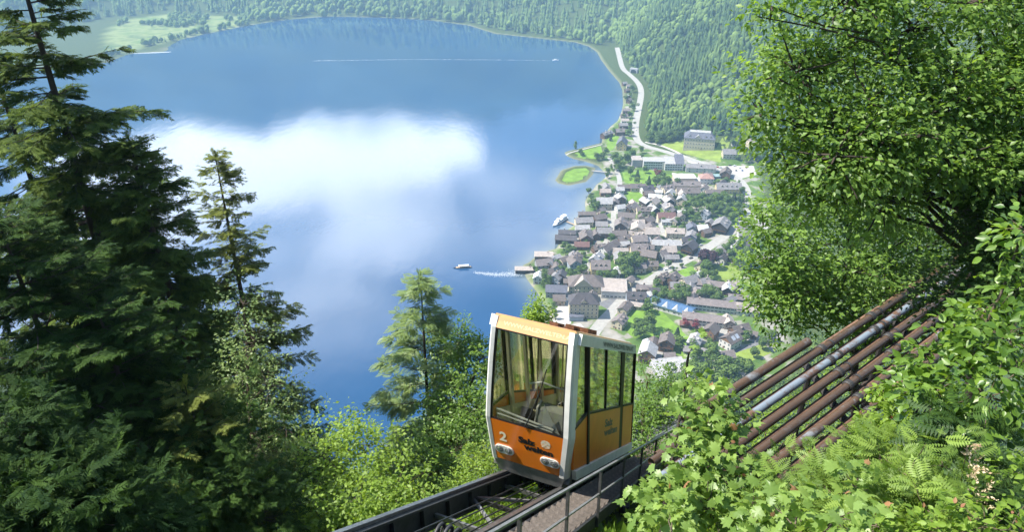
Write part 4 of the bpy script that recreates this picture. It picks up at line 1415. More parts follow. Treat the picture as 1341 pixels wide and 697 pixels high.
# speedboat far out
a, b_ = on_level(733, 79, 0), on_level(722, 79, 0)
c_ = (a + b_) / 2; L = float(np.linalg.norm(b_ - a)) * .75
r_ = thing('motorboat', 'tiny white motorboat far out on the lake drawing a long wake', 'boat', tuple(c_), 0.0)
hull(L, 3.4, 1.4, m_hull, 'hull', r_); mb = MB(); mb.box((-.5, 0, 2.0), (L * .4, 2.6, 1.6)); mb.lpart('cabin', m_hull, r_)
# foam: wakes as many small flecks
m_foam = plain('foam', (0.42, 0.46, 0.50), 0.7, 0.2)
def foam(name, pix, w0, w1, n, seed, label, size):
    r = np.random.default_rng(seed)
    C = np.array([on_level(x, y, 0)[:2] for x, y in pix])
    seg = np.linalg.norm(np.diff(C, axis=0), axis=1); cum = np.concatenate([[0], np.cumsum(seg)])
    u = r.random(n) ** .8 * cum[-1]
    X = np.interp(u, cum, C[:, 0]); Y = np.interp(u, cum, C[:, 1])
    w_ = w0 + (w1 - w0) * u / cum[-1]
    X += r.normal(0, 1, n) * .3 * w_; Y += r.normal(0, 1, n) * w_
    pos = np.column_stack([X, Y, r.uniform(.03, .09, n)])
    a = r.uniform(0, 6.28, n)
    ax = np.column_stack([np.cos(a), np.sin(a) * .4, np.zeros(n)])
    me = leaves_mesh(name, pos, ax, np.tile([0, 0, 1.0], (n, 1)), r.uniform(.4, 1, n) * size, T_DIAMOND, m_foam, np.full(n, .5))
    tag(link(bpy.data.objects.new(name, me)), label, 'wake', kind='stuff')
foam('boat_wake', [(620, 357), (650, 360), (685, 358)], 1.0, 3.2, 1500, 1, 'white churned wake trailing behind the wooden boat', .8)
foam('boat_wake', [(721, 79), (640, 78), (540, 77.5), (410, 79.5)], .6, 2.2, 700, 2, 'thin pale wake line of the far motorboat', 2.2)
foam('sandbar', [(160, 70), (190, 69.3), (222, 68)], 1.6, 2.2, 700, 3, 'bright pale sandbar off the far fields', 3.6)
# landing stage
a, b_ = on_level(742, 291, 0), on_level(757, 297, 0)
d = (b_ - a); L = float(np.linalg.norm(d)); hd = math.atan2(d[1], d[0])
r_ = thing('landing_stage', 'narrow wooden landing stage reaching from the shore towards the ferry', 'pier', tuple(a), hd)
for i in range(int(L / .9)):
    mb = MB(); mb.box((.45 + i * .9, 0, .8), (.82, 2.0, .1)); mb.lpart('plank', m_deck, r_)
for i in range(4):
    for s in (-.9, .9):
        mb = MB(); mb.tube([(i * L / 4 + .5, s, -2), (i * L / 4 + .5, s, 1.3)], .12, 6); mb.lpart('pile', m_deck, r_)
# footbridge to the round island
a, b_ = on_ground(776, 224.5), on_ground(796, 226)
d = (b_ - a); L = float(np.linalg.norm(d)); hd = math.atan2(d[1], d[0])
r_ = thing('footbridge', 'low footbridge joining the round green island to the shore', 'bridge', (a[0], a[1], 1.3), hd)
mb = MB(); mb.box((L / 2, 0, 0), (L + 2, 2.4, .3)); mb.lpart('deck', m_pave, r_)
for s in (-1.15, 1.15):
    mb = MB(); mb.box((L / 2, s, .95), (L + 2, .1, .1))
    for i in range(7): mb.box((i * L / 6, s, .5), (.1, .1, .8))
    mb.lpart('railing', m_deck, r_)
# road tunnel portal
p = on_ground(828, 96)
r_ = thing('tunnel_portal', 'dark road tunnel portal in the wooded flank above the lake', 'tunnel', tuple(p), math.radians(-38))
arch = [(-6, 0), (-5.8, 3.4), (-4.2, 5.6), (0, 6.6), (4.2, 5.6), (5.8, 3.4), (6, 0)]
mb = MB(); mb.prism([(-8, -1)] + [(-8, 8.5), (8, 8.5), (8, -1)], 4, 10, lambda p_, q, t: (p_, t, q)); mb.lpart('head_wall', WALL['grey'], r_)
mb = MB(); mb.prism(arch, 3.8, 3.96, lambda p_, q, t: (p_, t, q)); mb.lpart('opening_shade', plain('tunnel_shade', (0.012, 0.013, 0.015), 1.0, 0.1), r_)  # solid plate, coloured dark for the shade inside the tunnel
# ------------------------------------------------------------------ funicular track
FU = np.array([math.sin(TA) * math.cos(TS), math.cos(TA) * math.cos(TS), -math.sin(TS)])   # down the track
FV = np.array([math.cos(TA), -math.sin(TA), 0.0])                                          # to the right of it
FW = np.array([0.0, 0.0, 1.0])
FO = np.array([0.343, 12.932, CAMZ - 11.069])
def fl(u, v, w): return FO + u * FU + v * FV + w * FW
def fbox(mb, u0, u1, v0, v1, w0, w1):
    return mb.hexa([fl(u0, v0, w0), fl(u0, v1, w0), fl(u1, v1, w0), fl(u1, v0, w0), fl(u0, v0, w1), fl(u0, v1, w1), fl(u1, v1, w1), fl(u1, v0, w1)])

m_steel = plain('dark_girder', (0.035, 0.035, 0.036), 0.55, 0.4, 5.0, bump=0.2, metal=0.3, spec=0.5)
m_railhead = plain('rail_steel', (0.30, 0.29, 0.28), 0.32, 0.25, 8.0, metal=0.8, spec=0.5)
m_galv = plain('galvanised', (0.22, 0.22, 0.215), 0.5, 0.25, 6.0, metal=0.5, spec=0.5)
m_post = plain('painted_post', (0.09, 0.09, 0.088), 0.55, 0.3, 8.0, metal=0.3)
m_plank = plain('grey_planks', (0.085, 0.07, 0.058), 0.9, 0.4, 5.0, bump=0.5, stretch=(3, 3, 3))
m_cable = plain('steel_cable', (0.06, 0.06, 0.06), 0.4, 0.3, 20.0, metal=0.6)
m_rust = plain('rusty_iron', (0.13, 0.075, 0.05), 0.85, 0.5, 7.0, bump=0.3)

U0, U1 = -12.5, 60.0
tr = thing('funicular_track', 'steep steel funicular track running down past the orange cabin', 'railway', tuple(fl(0, 0, -2.2)))
for v in (-.62, .82):
    mb = MB()
    fbox(mb, U0, U1, v - .14, v + .14, -1.72, -1.66)
    fbox(mb, U0, U1, v - .03, v + .03, -2.25, -1.722)
    fbox(mb, U0, U1, v - .14, v + .14, -2.31, -2.252)
    g = mb.part('girder', m_steel, tr)
    mb = MB(); fbox(mb, U0, U1, v - .045, v + .045, -1.655, -1.58)
    mb.part('rail', m_railhead, g)
    for k in range(18):
        u = -11.4 + k * 1.15
        mb = MB(); fbox(mb, u - .05, u + .05, v + .034, v + .12, -2.24, -1.73); fbox(mb, u - .05, u + .05, v - .12, v - .034, -2.24, -1.73)
        mb.part('stiffener', m_steel, g)
k = 0
u = U0 + .6
while u < 34:
    mb = MB(); fbox(mb, u - .06, u + .06, -.58, .78, -2.12, -2.0); mb.part('crossbar', m_steel if k % 2 else m_galv, tr)
    a, b_ = (fl(u + .1, -.56, -2.05), fl(u + 1.9, .76, -2.05)) if k % 2 else (fl(u + .1, .76, -2.05), fl(u + 1.9, -.56, -2.05))
    mb = MB(); mb.tube([a, b_], .045, 6); mb.part('brace', m_galv, tr)
    u += 2.0; k += 1
for v, w in ((-.16, -1.86), (.0, -1.9), (.3, -1.86), (.42, -1.9)):
    mb = MB(); mb.tube([fl(U0, v, w), fl(U1, v, w)], .016, 6); mb.part('cable', m_cable, tr)
for v in (.42,):
    mb = MB(); mb.tube([fl(U0, 1.0, -1.98), fl(U1, 1.0, -1.98)], .03, 6); mb.part('conduit', m_rust, tr)
for uu in (-5.1, 1.0, 9.0):
    # guide pulley: twin rims on a bracket
    for v in (.08, .24, .40):
        c = fl(uu, v, -1.95)
        pts = []
        mb = MB()
        ring = [c + .20 * (math.cos(t) * FU + math.sin(t) * np.cross(FV, FU)) for t in np.linspace(0, 2 * math.pi, 17)]
        mb.tube(ring, .035, 6, cap=False)
        for t in np.linspace(0, math.pi, 4)[:-1]:
            d = math.cos(t) * FU + math.sin(t) * np.cross(FV, FU)
            mb.tube([c - d * .2, c + d * .2], .018, 5)
        mb.part('pulley', m_steel, tr, smooth=True)
    mb = MB(); mb.tube([fl(uu, -.02, -1.95), fl(uu, .6, -1.95)], .04, 8); fbox(mb, uu - .1, uu + .1, .0, .5, -2.2, -2.1); mb.part('pulley_axle', m_steel, tr)
for uu in (-9, 3, 15, 30, 45):
    for v in (-.5, .7, 1.9):
        p = fl(uu, v, -2.31)
        gzv = gz(p[0], p[1])
        if gzv < p[2] - .2:
            mb = MB(); mb.tube([p, (p[0], p[1], gzv - .6)], .14, 8); mb.part('support', m_steel, tr)

# stairway beside the track, with its railing
stw = thing('service_stairs', 'grey plank service stairway along the right of the funicular track', 'stairs', tuple(fl(0, 1.5, -2.2)))
for v in (1.14, 2.0):
    mb = MB(); fbox(mb, U0, 34, v - .03, v + .03, -1.98, -1.62); mb.part('stringer', m_steel, stw)
mb = MB()
sx, sy = FV, np.array([math.sin(TA), math.cos(TA), 0])
def hbox(mb, c, lv_, lu, h):
    c = np.asarray(c)
    pts = []
    for dz in (-h, h):
        for a, b_ in ((-1, -1), (1, -1), (1, 1), (-1, 1)):
            pts.append(c + FV * lv_ * a + sy * lu * b_ + FW * dz)
    return mb.hexa(pts)
hbox(mb, (0, 0, 0), .39, .15, .025)
TREAD = mb.mesh('tread', m_plank)
tg = random.Random(3)
n = 0
u = U0
while u < 30 and n < 110:
    p = fl(u, 1.57, -1.66) - np.array(tuple(stw.location))
    child('tread', TREAD, stw, tuple(p), (tg.uniform(-.03, .03), tg.uniform(-.02, .02), tg.uniform(-.02, .02)))
    u += .44; n += 1
rl = thing('handrail', 'dark steel handrail on slim posts beside the service stairway', 'railing', tuple(fl(0, 2.05, -1.7)))
mb = MB(); fbox(mb, U0, 34, 2.04, 2.09, -.33, -.285); mb.part('top_rail', m_galv, rl)
mb = MB(); fbox(mb, U0, 34, 2.04, 2.08, -1.0, -.96); mb.part('middle_rail', m_galv, rl)
u = -11.6
while u < 34:
    mb = MB(); fbox(mb, u - .03, u + .03, 2.036, 2.09, -1.95, -.345); mb.part('post', m_post, rl); u += 2.6

# ------------------------------------------------------------------ funicular cabin
m_white = plain('cabin_white', (0.64, 0.63, 0.585), 0.35, 0.12, 2.5, spec=0.5)
def paint(name, col, rough=0.22):
    m, nt, b, out = new_mat(name)
    n = noise_node(nt, 1.6, 6, 0.6)
    r_ = ramp_node(nt, [(0.35, [c * .86 for c in col]), (0.7, col)], n.outputs['Fac'])
    nt.links.new(r_.outputs[0], b.inputs['Base Color'])
    b.inputs['Roughness'].default_value = rough
    b.inputs['Coat Weight'].default_value = 0.5
    b.inputs['Coat Roughness'].default_value = 0.06
    return m
m_orange = paint('cabin_orange', (0.74, 0.185, 0.012))
m_amber = paint('cabin_amber', (0.80, 0.205, 0.010), 0.34)
m_amber.node_tree.nodes['Principled BSDF'].inputs['Coat Weight'].default_value = 0.12
m_visor = paint('cabin_visor', (0.66, 0.36, 0.16), 0.4)  # visor orange paled, grazing light put into its colour
m_rubber = plain('black_seal', (0.014, 0.014, 0.015), 0.5, 0.2)
m_inner = plain('cabin_inside', (0.20, 0.20, 0.19), 0.7, 0.15)
m_inlight = plain('cabin_inside_pale', (0.42, 0.41, 0.39), 0.6, 0.12)
m_inpale = plain('cabin_lining', (0.62, 0.61, 0.57), 0.6, 0.08)
m_letter = plain('black_letters', (0.012, 0.012, 0.012), 0.4, 0.05)
m_cream = plain('cream_letters', (0.78, 0.70, 0.52), 0.5, 0.05)
m_pale = plain('faint_letters', (0.86, 0.55, 0.30), 0.5, 0.05)
m_greyl = plain('grey_letters', (0.13, 0.14, 0.12), 0.5, 0.05)
m_chrome = plain('lamp_glass', (0.55, 0.57, 0.60), 0.08, 0.1, metal=0.8)
def glass(name, tint, refl=0.12):
    m = bpy.data.materials.new(name); m.use_nodes = True
    nt = m.node_tree; nt.nodes.clear()
    tp = nt.nodes.new('ShaderNodeBsdfTransparent'); tp.inputs[0].default_value = tint + (1,)
    gl = nt.nodes.new('ShaderNodeBsdfGlossy'); gl.inputs['Roughness'].default_value = 0.02; gl.inputs['Color'].default_value = (.95, .97, .95, 1)
    fr = nt.nodes.new('ShaderNodeLayerWeight'); fr.inputs['Blend'].default_value = 0.5
    pw = nt.nodes.new('ShaderNodeMath'); pw.operation = 'POWER'; pw.inputs[1].default_value = 4.0; nt.links.new(fr.outputs['Facing'], pw.inputs[0])
    ad = nt.nodes.new('ShaderNodeMath'); ad.operation = 'ADD'; ad.use_clamp = True; ad.inputs[1].default_value = refl
    nt.links.new(pw.outputs[0], ad.inputs[0])
    mx = nt.nodes.new('ShaderNodeMixShader')
    nt.links.new(ad.outputs[0], mx.inputs[0]); nt.links.new(tp.outputs[0], mx.inputs[1]); nt.links.new(gl.outputs[0], mx.inputs[2])
    o_ = nt.nodes.new('ShaderNodeOutputMaterial'); nt.links.new(mx.outputs[0], o_.inputs[0])
    return m
m_wind = glass('windscreen', (.90, .91, .86), 0.05)
m_side = glass('side_glass', (.90, .87, .66), 0.12)  # yellowish tint stands for trees mirrored in the panes

D = 7.45
cab = thing('funicular_cabin', 'orange and white funicular cabin number 2 descending the steep track', 'funicular', tuple(fl(3.5, 0, -1.58)))
PROF = [(.16, -1.27), (.08, -.75), (0, 0), (.05, .8), (.14, 1.6), (.28, 2.5), (.44, 2.80)]      # front edge, in (u, w)
def face(v, w, out=0.0):
    """a point on the front of the cabin at height w"""
    us = np.interp(w, [p[1] for p in PROF], [p[0] for p in PROF])
    return fl(us - out, v, w)
def halfw(w): return float(np.interp(w, [-1.27, 0, 2.5, 2.88], [.95, 1.06, 1.0, .98]))
def band(ws, va, vb, o0, o1, mb=None):
    """a strip on the front between two lateral curves, with thickness"""
    mb = mb or MB()
    for a, b_ in zip(ws[:-1], ws[1:]):
        p = []
        for w in (a, b_):
            p.append((face(va(w), w, o0), face(vb(w), w, o0), face(vb(w), w, o1), face(va(w), w, o1)))
        (A0, B0, B1, A1), (C0, D0_, D1, C1) = p
        mb.hexa([A0, B0, B1, A1, C0, D0_, D1, C1])
    return mb
WS = [p[1] for p in PROF]
def subdiv(a, b_, n=8): return list(np.linspace(a, b_, n))
# white frame: the two pillars, wrapping round the corner
for s in (-1, 1):
    mb = MB()
    inn = (lambda w: s * (halfw(w) - (.17 if s > 0 else .13)))
    ws = subdiv(-1.27, 2.84, 14)
    for a, b_ in zip(ws[:-1], ws[1:]):
        ring = []
        for w in (a, b_):
            h = halfw(w)
            i0 = inn(w)
            ring.append([face(i0, w, .02), face(s * (h - .05), w, .035), face(s * h, w, -.03), face(s * (h + .012), w, -.36), face(s * (h - .06), w, -.36), face(i0, w, -.10)])
        n0 = len(mb.v)
        mb.v.extend([tuple(p) for p in ring[0]] + [tuple(p) for p in ring[1]])
        for k in range(6):
            mb.f.append((n0 + k, n0 + (k + 1) % 6, n0 + 6 + (k + 1) % 6, n0 + 6 + k))
    mb.part('front_pillar', m_white, cab, smooth=False)
# visor, roof, header bands
ih = lambda w: halfw(w) - .17
il = lambda w: -(halfw(w) - .13)
mb = band(subdiv(2.52, 2.82, 4), il, ih, .015, -.08); vis_ = mb.part('visor', m_visor, cab)
mb = MB()
mb.hexa([fl(.46, -.97, 2.80), fl(.46, .97, 2.80), fl(7.1, .97, 2.80), fl(7.1, -.97, 2.80), fl(.50, -.93, 2.90), fl(.50, .93, 2.90), fl(7.05, .93, 2.90), fl(7.05, -.93, 2.90)])
roof_ = mb.part('roof', m_visor, cab)
for (u, v, a, b_, h) in ((1.35, .25, .28, .10, .10), (1.35, .62, .28, .10, .10), (1.35, .44, .06, .32, .05), (4.2, .1, .5, .3, .14)):
    mb = MB(); fbox(mb, u - a, u + a, v - b_, v + b_, 2.905, 2.905 + h); mb.part('roof_bracket', m_rust, roof_)
# windscreen and panel
mb = band(subdiv(.02, 2.48, 7), lambda w: il(w) + .03, lambda w: ih(w) - .03, -.02, -.035); mb.part('windscreen', m_wind, cab)
mb = MB()
band([-.03, .02], il, ih, .0, -.06, mb); band([2.48, 2.52], il, ih, .0, -.06, mb)
band(subdiv(.02, 2.48, 7), il, lambda w: il(w) + .035, .0, -.06, mb); band(subdiv(.02, 2.48, 7), lambda w: ih(w) - .035, ih, .0, -.06, mb)
mb.part('windscreen_seal', m_rubber, cab)
mb = band(subdiv(-1.22, -.03, 6), il, ih, .012, -.05); fp = mb.part('front_panel', m_orange, cab)
# sill rail with its white bar and the wiper
mb = MB(); mb.tube([face(-.80, .30, -.07), face(-.1, .2, -.10), face(.62, .12, -.07)], .028, 8); mb.tube([face(-.78, .16, -.07), face(.6, .0 + .05, -.07)], .02, 6); mb.part('sill_rail', m_inlight, cab)
mb = MB(); mb.tube([face(-.05, -.02, .03), face(.02, .15, .05), face(.30, 1.15, .05)], .014, 6); mb.tube([face(.18, .55, .04), face(.40, 1.75, .03)], .012, 6); mb.part('wiper', m_rubber, cab)
# headlights
for c in (-.60, .56):
    w0 = -.90 if c < 0 else -.88
    mb = MB()
    N = 28
    ring = []
    for k in range(N):
        t = 2 * math.pi * k / N
        x = .115 * (1 if math.cos(t) > 0 else -1) + .135 * math.cos(t)
        ring.append((x, .135 * math.sin(t)))
    vs = [face(c + x, w0 + y, .014) for x, y in ring] + [face(c + x * .93, w0 + y * .9, .055) for x, y in ring]
    mb.add(vs, [tuple(range(N, 2 * N))] + [(k, (k + 1) % N, N + (k + 1) % N, N + k) for k in range(N)])
    hl = mb.part('headlight', m_white, cab)
    for s in (-.115, .115):
        for (r0, r1, o0, o1, mt, nm) in ((.10, .085, .056, .07, m_galv, 'lamp_ring'), (.082, .03, .058, .085, m_chrome, 'lamp')):
            mb = MB(); n_ = 16
            vs = [face(c + s + r0 * math.cos(t), w0 + r0 * math.sin(t), o0) for t in np.linspace(0, 2 * math.pi, n_, endpoint=False)]
            vs += [face(c + s + r1 * math.cos(t), w0 + r1 * math.sin(t), o1) for t in np.linspace(0, 2 * math.pi, n_, endpoint=False)]
            mb.add(vs, [tuple(range(n_, 2 * n_))] + [(k, (k + 1) % n_, n_ + (k + 1) % n_, n_ + k) for k in range(n_)])
            mb.part(nm, mt, hl)
# bumper and underframe
mb = MB(); mb.hexa([fl(.25, -.8, -1.62), fl(.25, .8, -1.62), fl(7.1, .8, -1.5), fl(7.1, -.8, -1.5), fl(.18, -.93, -1.24), fl(.18, .93, -1.24), fl(7.2, .98, -1.24), fl(7.2, -.98, -1.24)])
uf = mb.part('underframe', m_galv, cab)
for uu in (1.4, 6.0):
    for v in (-.62, .82):
        mb = MB(); c = fl(uu, v, -1.40)
        d2 = np.cross(FV, FU)
        n_ = 18
        for k in range(1): pass
        vs = []
        for o in (-.05, .05):
            vs += [c + FV * o + .17 * (math.cos(t) * FU + math.sin(t) * d2) for t in np.linspace(0, 2 * math.pi, n_, endpoint=False)]
        mb.add(vs, [tuple(range(n_)), tuple(range(2 * n_ - 1, n_ - 1, -1))] + [(k, (k + 1) % n_, n_ + (k + 1) % n_, n_ + k) for k in range(n_)])
        mb.part('wheel', m_steel, uf)

# sides
def quad_panel(mb, s, pts, v0, v1):
    """a flat panel on a side wall; pts in (u, w)"""
    mb.prism(pts, v0 * s, v1 * s, lambda p, q, t: fl(p - .2 * (q - 1.6) * min(1.0, max(0.0, (p - .3) / 1.2)), t, q))
VS = 1.06
for s in (-1, 1):
    # window and door layout, measured along the slope
    mb = MB(); quad_panel(mb, s, [(.42, 2.56), (7.40, 2.56), (7.30, 2.86), (.62, 2.86)], .99, VS + .01); hd_ = mb.part('side_header', m_white, cab)
    mb = MB(); quad_panel(mb, s, [(.46, -1.30), (7.35, -1.30), (7.42, -.98), (.40, -1.0)], 1.0, VS + .05); mb.part('side_skirt', m_white, cab)
    mb = MB(); quad_panel(mb, s, [(.36, -.97), (1.28, -.97), (1.28, .60), (.33, .24)], 1.0, VS); mb.part('side_panel', m_amber, cab)
    mb = MB(); quad_panel(mb, s, [(.33, .33), (1.28, .70), (1.28, 2.55), (.66, 2.55), (.48, 1.6)], 1.02, 1.035); mb.part('quarter_window', m_side, cab)
    dl = thing
    mb = MB(); quad_panel(mb, s, [(1.42, -.97), (5.32, -.97), (5.32, .62), (1.42, .62)], 1.0, VS); dr_ = mb.part('door', m_amber, cab)
    for (a, b_) in ((1.46, 3.34), (3.40, 5.28)):
        mb = MB(); quad_panel(mb, s, [(a, .68), (b_, .68), (b_, 2.54), (a, 2.54)], 1.02, 1.035); mb.part('door_window', m_side, dr_)
    mb = MB(); quad_panel(mb, s, [(5.78, -.97), (7.36, -.97), (7.36, .62), (5.78, .62)], 1.0, VS); mb.part('rear_panel', m_amber, cab)
    mb = MB(); quad_panel(mb, s, [(5.82, .68), (7.34, .68), (7.34, 2.54), (5.82, 2.54)], 1.02, 1.035); mb.part('rear_window', m_side, cab)
    for (a, b_, e) in ((1.285, 1.415, .025), (3.345, 3.395, 0.0), (5.33, 5.77, -.01), (7.37, 7.45, .012)):
        lo_ = -.99 if b_ - a > .06 else .62
        mb = MB(); quad_panel(mb, s, [(a, lo_), (b_, lo_), (b_, 2.56), (a, 2.56)], .98, VS + e + .004); mb.part('window_post', m_rubber, cab)
    for poly in ([(1.42, .62), (5.32, .62), (5.32, .68), (1.42, .68)], [(5.78, .62), (7.37, .62), (7.37, .68), (5.78, .68)], [(.33, .25), (1.28, .61), (1.28, .69), (.33, .32)]):
        mb = MB(); quad_panel(mb, s, poly, 1.0, VS + .008); mb.part('window_seal', m_rubber, cab)
# rear wall
mb = MB()
mb.hexa([fl(7.34, -1.0, -1.2), fl(7.34, 1.0, -1.2), fl(7.42, 1.0, -1.2), fl(7.42, -1.0, -1.2), fl(7.36, -1.0, .35), fl(7.36, 1.0, .35), fl(7.44, 1.0, .35), fl(7.44, -1.0, .35)]); mb.part('rear_wall', m_amber, cab)
mb = MB(); mb.hexa([fl(7.38, -.9, .42), fl(7.38, .9, .42), fl(7.40, .9, .42), fl(7.40, -.9, .42), fl(7.2, -.9, 2.44), fl(7.2, .9, 2.44), fl(7.22, .9, 2.44), fl(7.22, -.9, 2.44)]); mb.part('rear_windscreen', m_side, cab)
mb = MB(); fbox(mb, 7.0, 7.36, -1.0, 1.0, 2.5, 2.8); mb.part('rear_header', m_white, cab)
# stepped inside: floors, seats, driver's console, poles
for k in range(6):
    mb = MB()
    p = fl(.30 + k * 1.15, 0, -1.2)
    hb = [fl(.30 + k * 1.15, 0, -1.05)]
    c = fl(.30 + k * 1.15 + .58, 0, -1.12)
    hbox(mb, c, .98, .46, .05); mb.part('floor_step', m_inner, cab)
    if k:
        mb = MB(); hbox(mb, c + FV * -.55 + FW * .45, .38, .2, .05); hbox(mb, c + FV * -.55 + FW * .8 + sy * .18, .38, .03, .38); mb.part('seat', m_inner, cab)
mb = MB()
prof = [(0, -1.0), (.8, -1.0), (.8, .62), (.5, .72), (.22, .55), (.06, .1)]
mb.prism(prof, .12, .82, lambda p, q, t: face(t, min(max(q, -1.2), 2.4), -.22 - p)); con = mb.part('driver_console', m_inner, cab)
mb = MB()
edge = [(.06, .12), (.22, .58), (.5, .76), (.82, .66)]
mb.tube([face(.10, q, -.20 - p) for p, q in edge], .03, 6); mb.tube([face(-.15, 1.20, -.5), face(.14, 1.32, -.5), face(.78, 1.22, -.72)], .022, 6); mb.part('console_rim', m_inlight, con)
mb = MB(); mb.add([face(.30, .10, -.16), face(.75, .02, -.16), face(.33, .75, -.2), face(.30, .10, -.18), face(.75, .02, -.18), face(.33, .75, -.22)], [(0, 1, 2), (5, 4, 3), (0, 3, 4, 1), (1, 4, 5, 2), (2, 5, 3, 0)]); mb.part('instrument_cover', m_inlight, con)
for uu in (2.3, 4.6):
    for v in (-.5, .5):
        mb = MB(); mb.tube([fl(uu, v, -1.0), fl(uu, v, 2.78)], .02, 8); mb.part('grab_pole', m_railhead, cab)
mb = MB(); fbox(mb, .6, 7.0, -.9, .9, 2.74, 2.79); mb.part('ceiling', m_inlight, cab)
for s in (-1, 1):  # pale posts and lining added to brighten the view inside
    for uu in (1.35, 2.63, 3.87, 5.55, 6.9):
        mb = MB(); quad_panel(mb, s, [(uu - .08, -.95), (uu + .08, -.95), (uu + .08, 2.6), (uu - .08, 2.6)], .90, .965); mb.part('added_inner_post', m_inpale, cab)
    mb = MB(); quad_panel(mb, s, [(.5, -1.0), (7.2, -1.0), (7.2, .58), (.5, .2)], .97, .99); mb.part('inner_lining', m_inpale, cab)

def text_mesh(name, body, height, bold=0.0, squash=1.0):
    cu = bpy.data.curves.new(name, 'FONT')
    cu.body = body; cu.size = height * 1.38; cu.align_x = 'LEFT'; cu.offset = bold; cu.resolution_u = 3
    o = bpy.data.objects.new(name, cu)
    me = bpy.data.meshes.new_from_object(o)
    bpy.data.objects.remove(o); bpy.data.curves.remove(cu)
    V = np.array([v.co[:2] for v in me.vertices]); F = [tuple(p.vertices) for p in me.polygons]
    bpy.data.meshes.remove(me)
    V[:, 0] *= squash
    return V, F
def letter(name, body, height, fn, mat, parent, bold=0.0, squash=1.0):
    V, F = text_mesh(name, body, height, bold, squash)
    mb = MB(); mb.add([fn(x, y) for x, y in V], F)
    return mb.part(name, mat, parent)
letter('number', '2', .27, lambda x, y: face(-.71 + x, -.62 + y, .020), m_cream, fp, .012)
letter('lettering', 'Salz', .165, lambda x, y: face(-.22 + x, -.50 + y, .020), m_letter, fp, .014, 1.15)
letter('lettering', 'welten', .165, lambda x, y: face(-.07 + x, -.675 + y, .020), m_letter, fp, .014, 1.15)
# emblem: pale disc with crossed hammers
mb = MB()
vs = [face(.46 + .12 * math.cos(t), -.36 + .12 * math.sin(t), .016) for t in np.linspace(0, 2 * math.pi, 24, endpoint=False)]
mb.add(vs, [tuple(range(24))]); em = mb.part('emblem', m_pale, fp)
mb = MB()
for s in (-1, 1):
    d, nn = np.array([s * .707, .707]), np.array([.707, -s * .707])
    def rect(c, a, b_, l, w_):
        return [c + a * i * l + b_ * j * w_ for i, j in ((-1, -1), (1, -1), (1, 1), (-1, 1))]
    for c, l, w_ in ((np.array([0., 0.]), .15, .016), (d * .10, .03, .075)):
        q = rect(c, d, nn, l, w_)
        mb.add([face(.46 + p[0] * .85, -.36 + p[1] * .85, .0215 + .002 * s) for p in q], [(0, 1, 2, 3)])
mb.part('crossed_hammers', m_cream, em)
letter('lettering', 'WWW.SALZWELTEN.AT', .11, lambda x, y: face(-.70 + x, 2.63 + y, .020), m_pale, vis_, .003, .98)
letter('lettering', 'WWW.SALZWELTEN.AT', .14, lambda x, y: fl(2.6 + x * 1.9, VS + .016, 2.64 + y), m_greyl, hd_, .006, 1.0)
letter('lettering', 'Salz', .26, lambda x, y: fl(3.55 + x * 1.5, VS + .004, .06 + y), m_greyl, dr_, .014, 1.2)
letter('lettering', 'welten', .26, lambda x, y: fl(3.55 + x * 1.5, VS + .004, -.26 + y), m_greyl, dr_, .014, 1.2)

# ------------------------------------------------------------------ rack of old pipes beside the track
def pipe_mat(name, base, rustc, seed, amount):
    m, nt, b, out = new_mat(name)
    n = noise_node(nt, 1.1, 6, 0.65)
    n.inputs['Scale'].default_value = 1.3
    f = noise_node(nt, 14.0, 4, 0.6)
    mp = nt.nodes.new('ShaderNodeMath'); mp.operation = 'MULTIPLY_ADD'
    nt.links.new(f.outputs['Fac'], mp.inputs[0]); mp.inputs[1].default_value = .25; nt.links.new(n.outputs['Fac'], mp.inputs[2])
    r_ = ramp_node(nt, [(amount - .1, base), (amount + .02, [c * .8 for c in rustc]), (amount + .2, rustc), (amount + .34, [c * .35 for c in rustc])], mp.outputs[0])
    nt.links.new(r_.outputs[0], b.inputs['Base Color'])
    b.inputs['Roughness'].default_value = 0.42
    b.inputs['Specular IOR Level'].default_value = 0.5
    bp = nt.nodes.new('ShaderNodeBump'); bp.inputs['Strength'].default_value = .25; bp.inputs['Distance'].default_value = .02
    nt.links.new(f.outputs['Fac'], bp.inputs['Height']); nt.links.new(bp.outputs[0], b.inputs['Normal'])
    return m
PM = [pipe_mat('rusty_pipe', (0.15, 0.155, 0.16), (0.085, 0.047, 0.023), 1, .58), pipe_mat('brown_pipe', (0.085, 0.075, 0.066), (0.066, 0.037, 0.019), 2, .52), pipe_mat('steel_pipe', (0.15, 0.18, 0.21), (0.12, 0.06, 0.03), 3, .70)]
m_clamp = plain('dark_clamp', (0.03, 0.028, 0.027), 0.6, 0.3)
PD = np.array([math.sin(math.radians(51)), math.cos(math.radians(51)), 0.0])
J0 = at(1058, 448, 19.0)
J1 = at(1130, 546, 16.6)
RK = thing('pipe_rack', 'sloping rack of long rusty steel pipes beside the funicular track', 'pipe rack', (float(J0[0]), float(J0[1]), gz(J0[0], J0[1])))
wordp = ['topmost, cut short pipe', 'second', 'third', 'fourth', 'fifth', 'sixth', 'lowest']
STARTS = [-5.0, -6.3, -6.2, -5.9, -5.6, -5.3, -5.0]
ENDS = [.0, 8.4, 8.2, 9.6, 7.6, 6.6, 5.4]
BEAM = []
UPZ = np.array([0, 0, 1.0])
prng = np.random.default_rng(4)
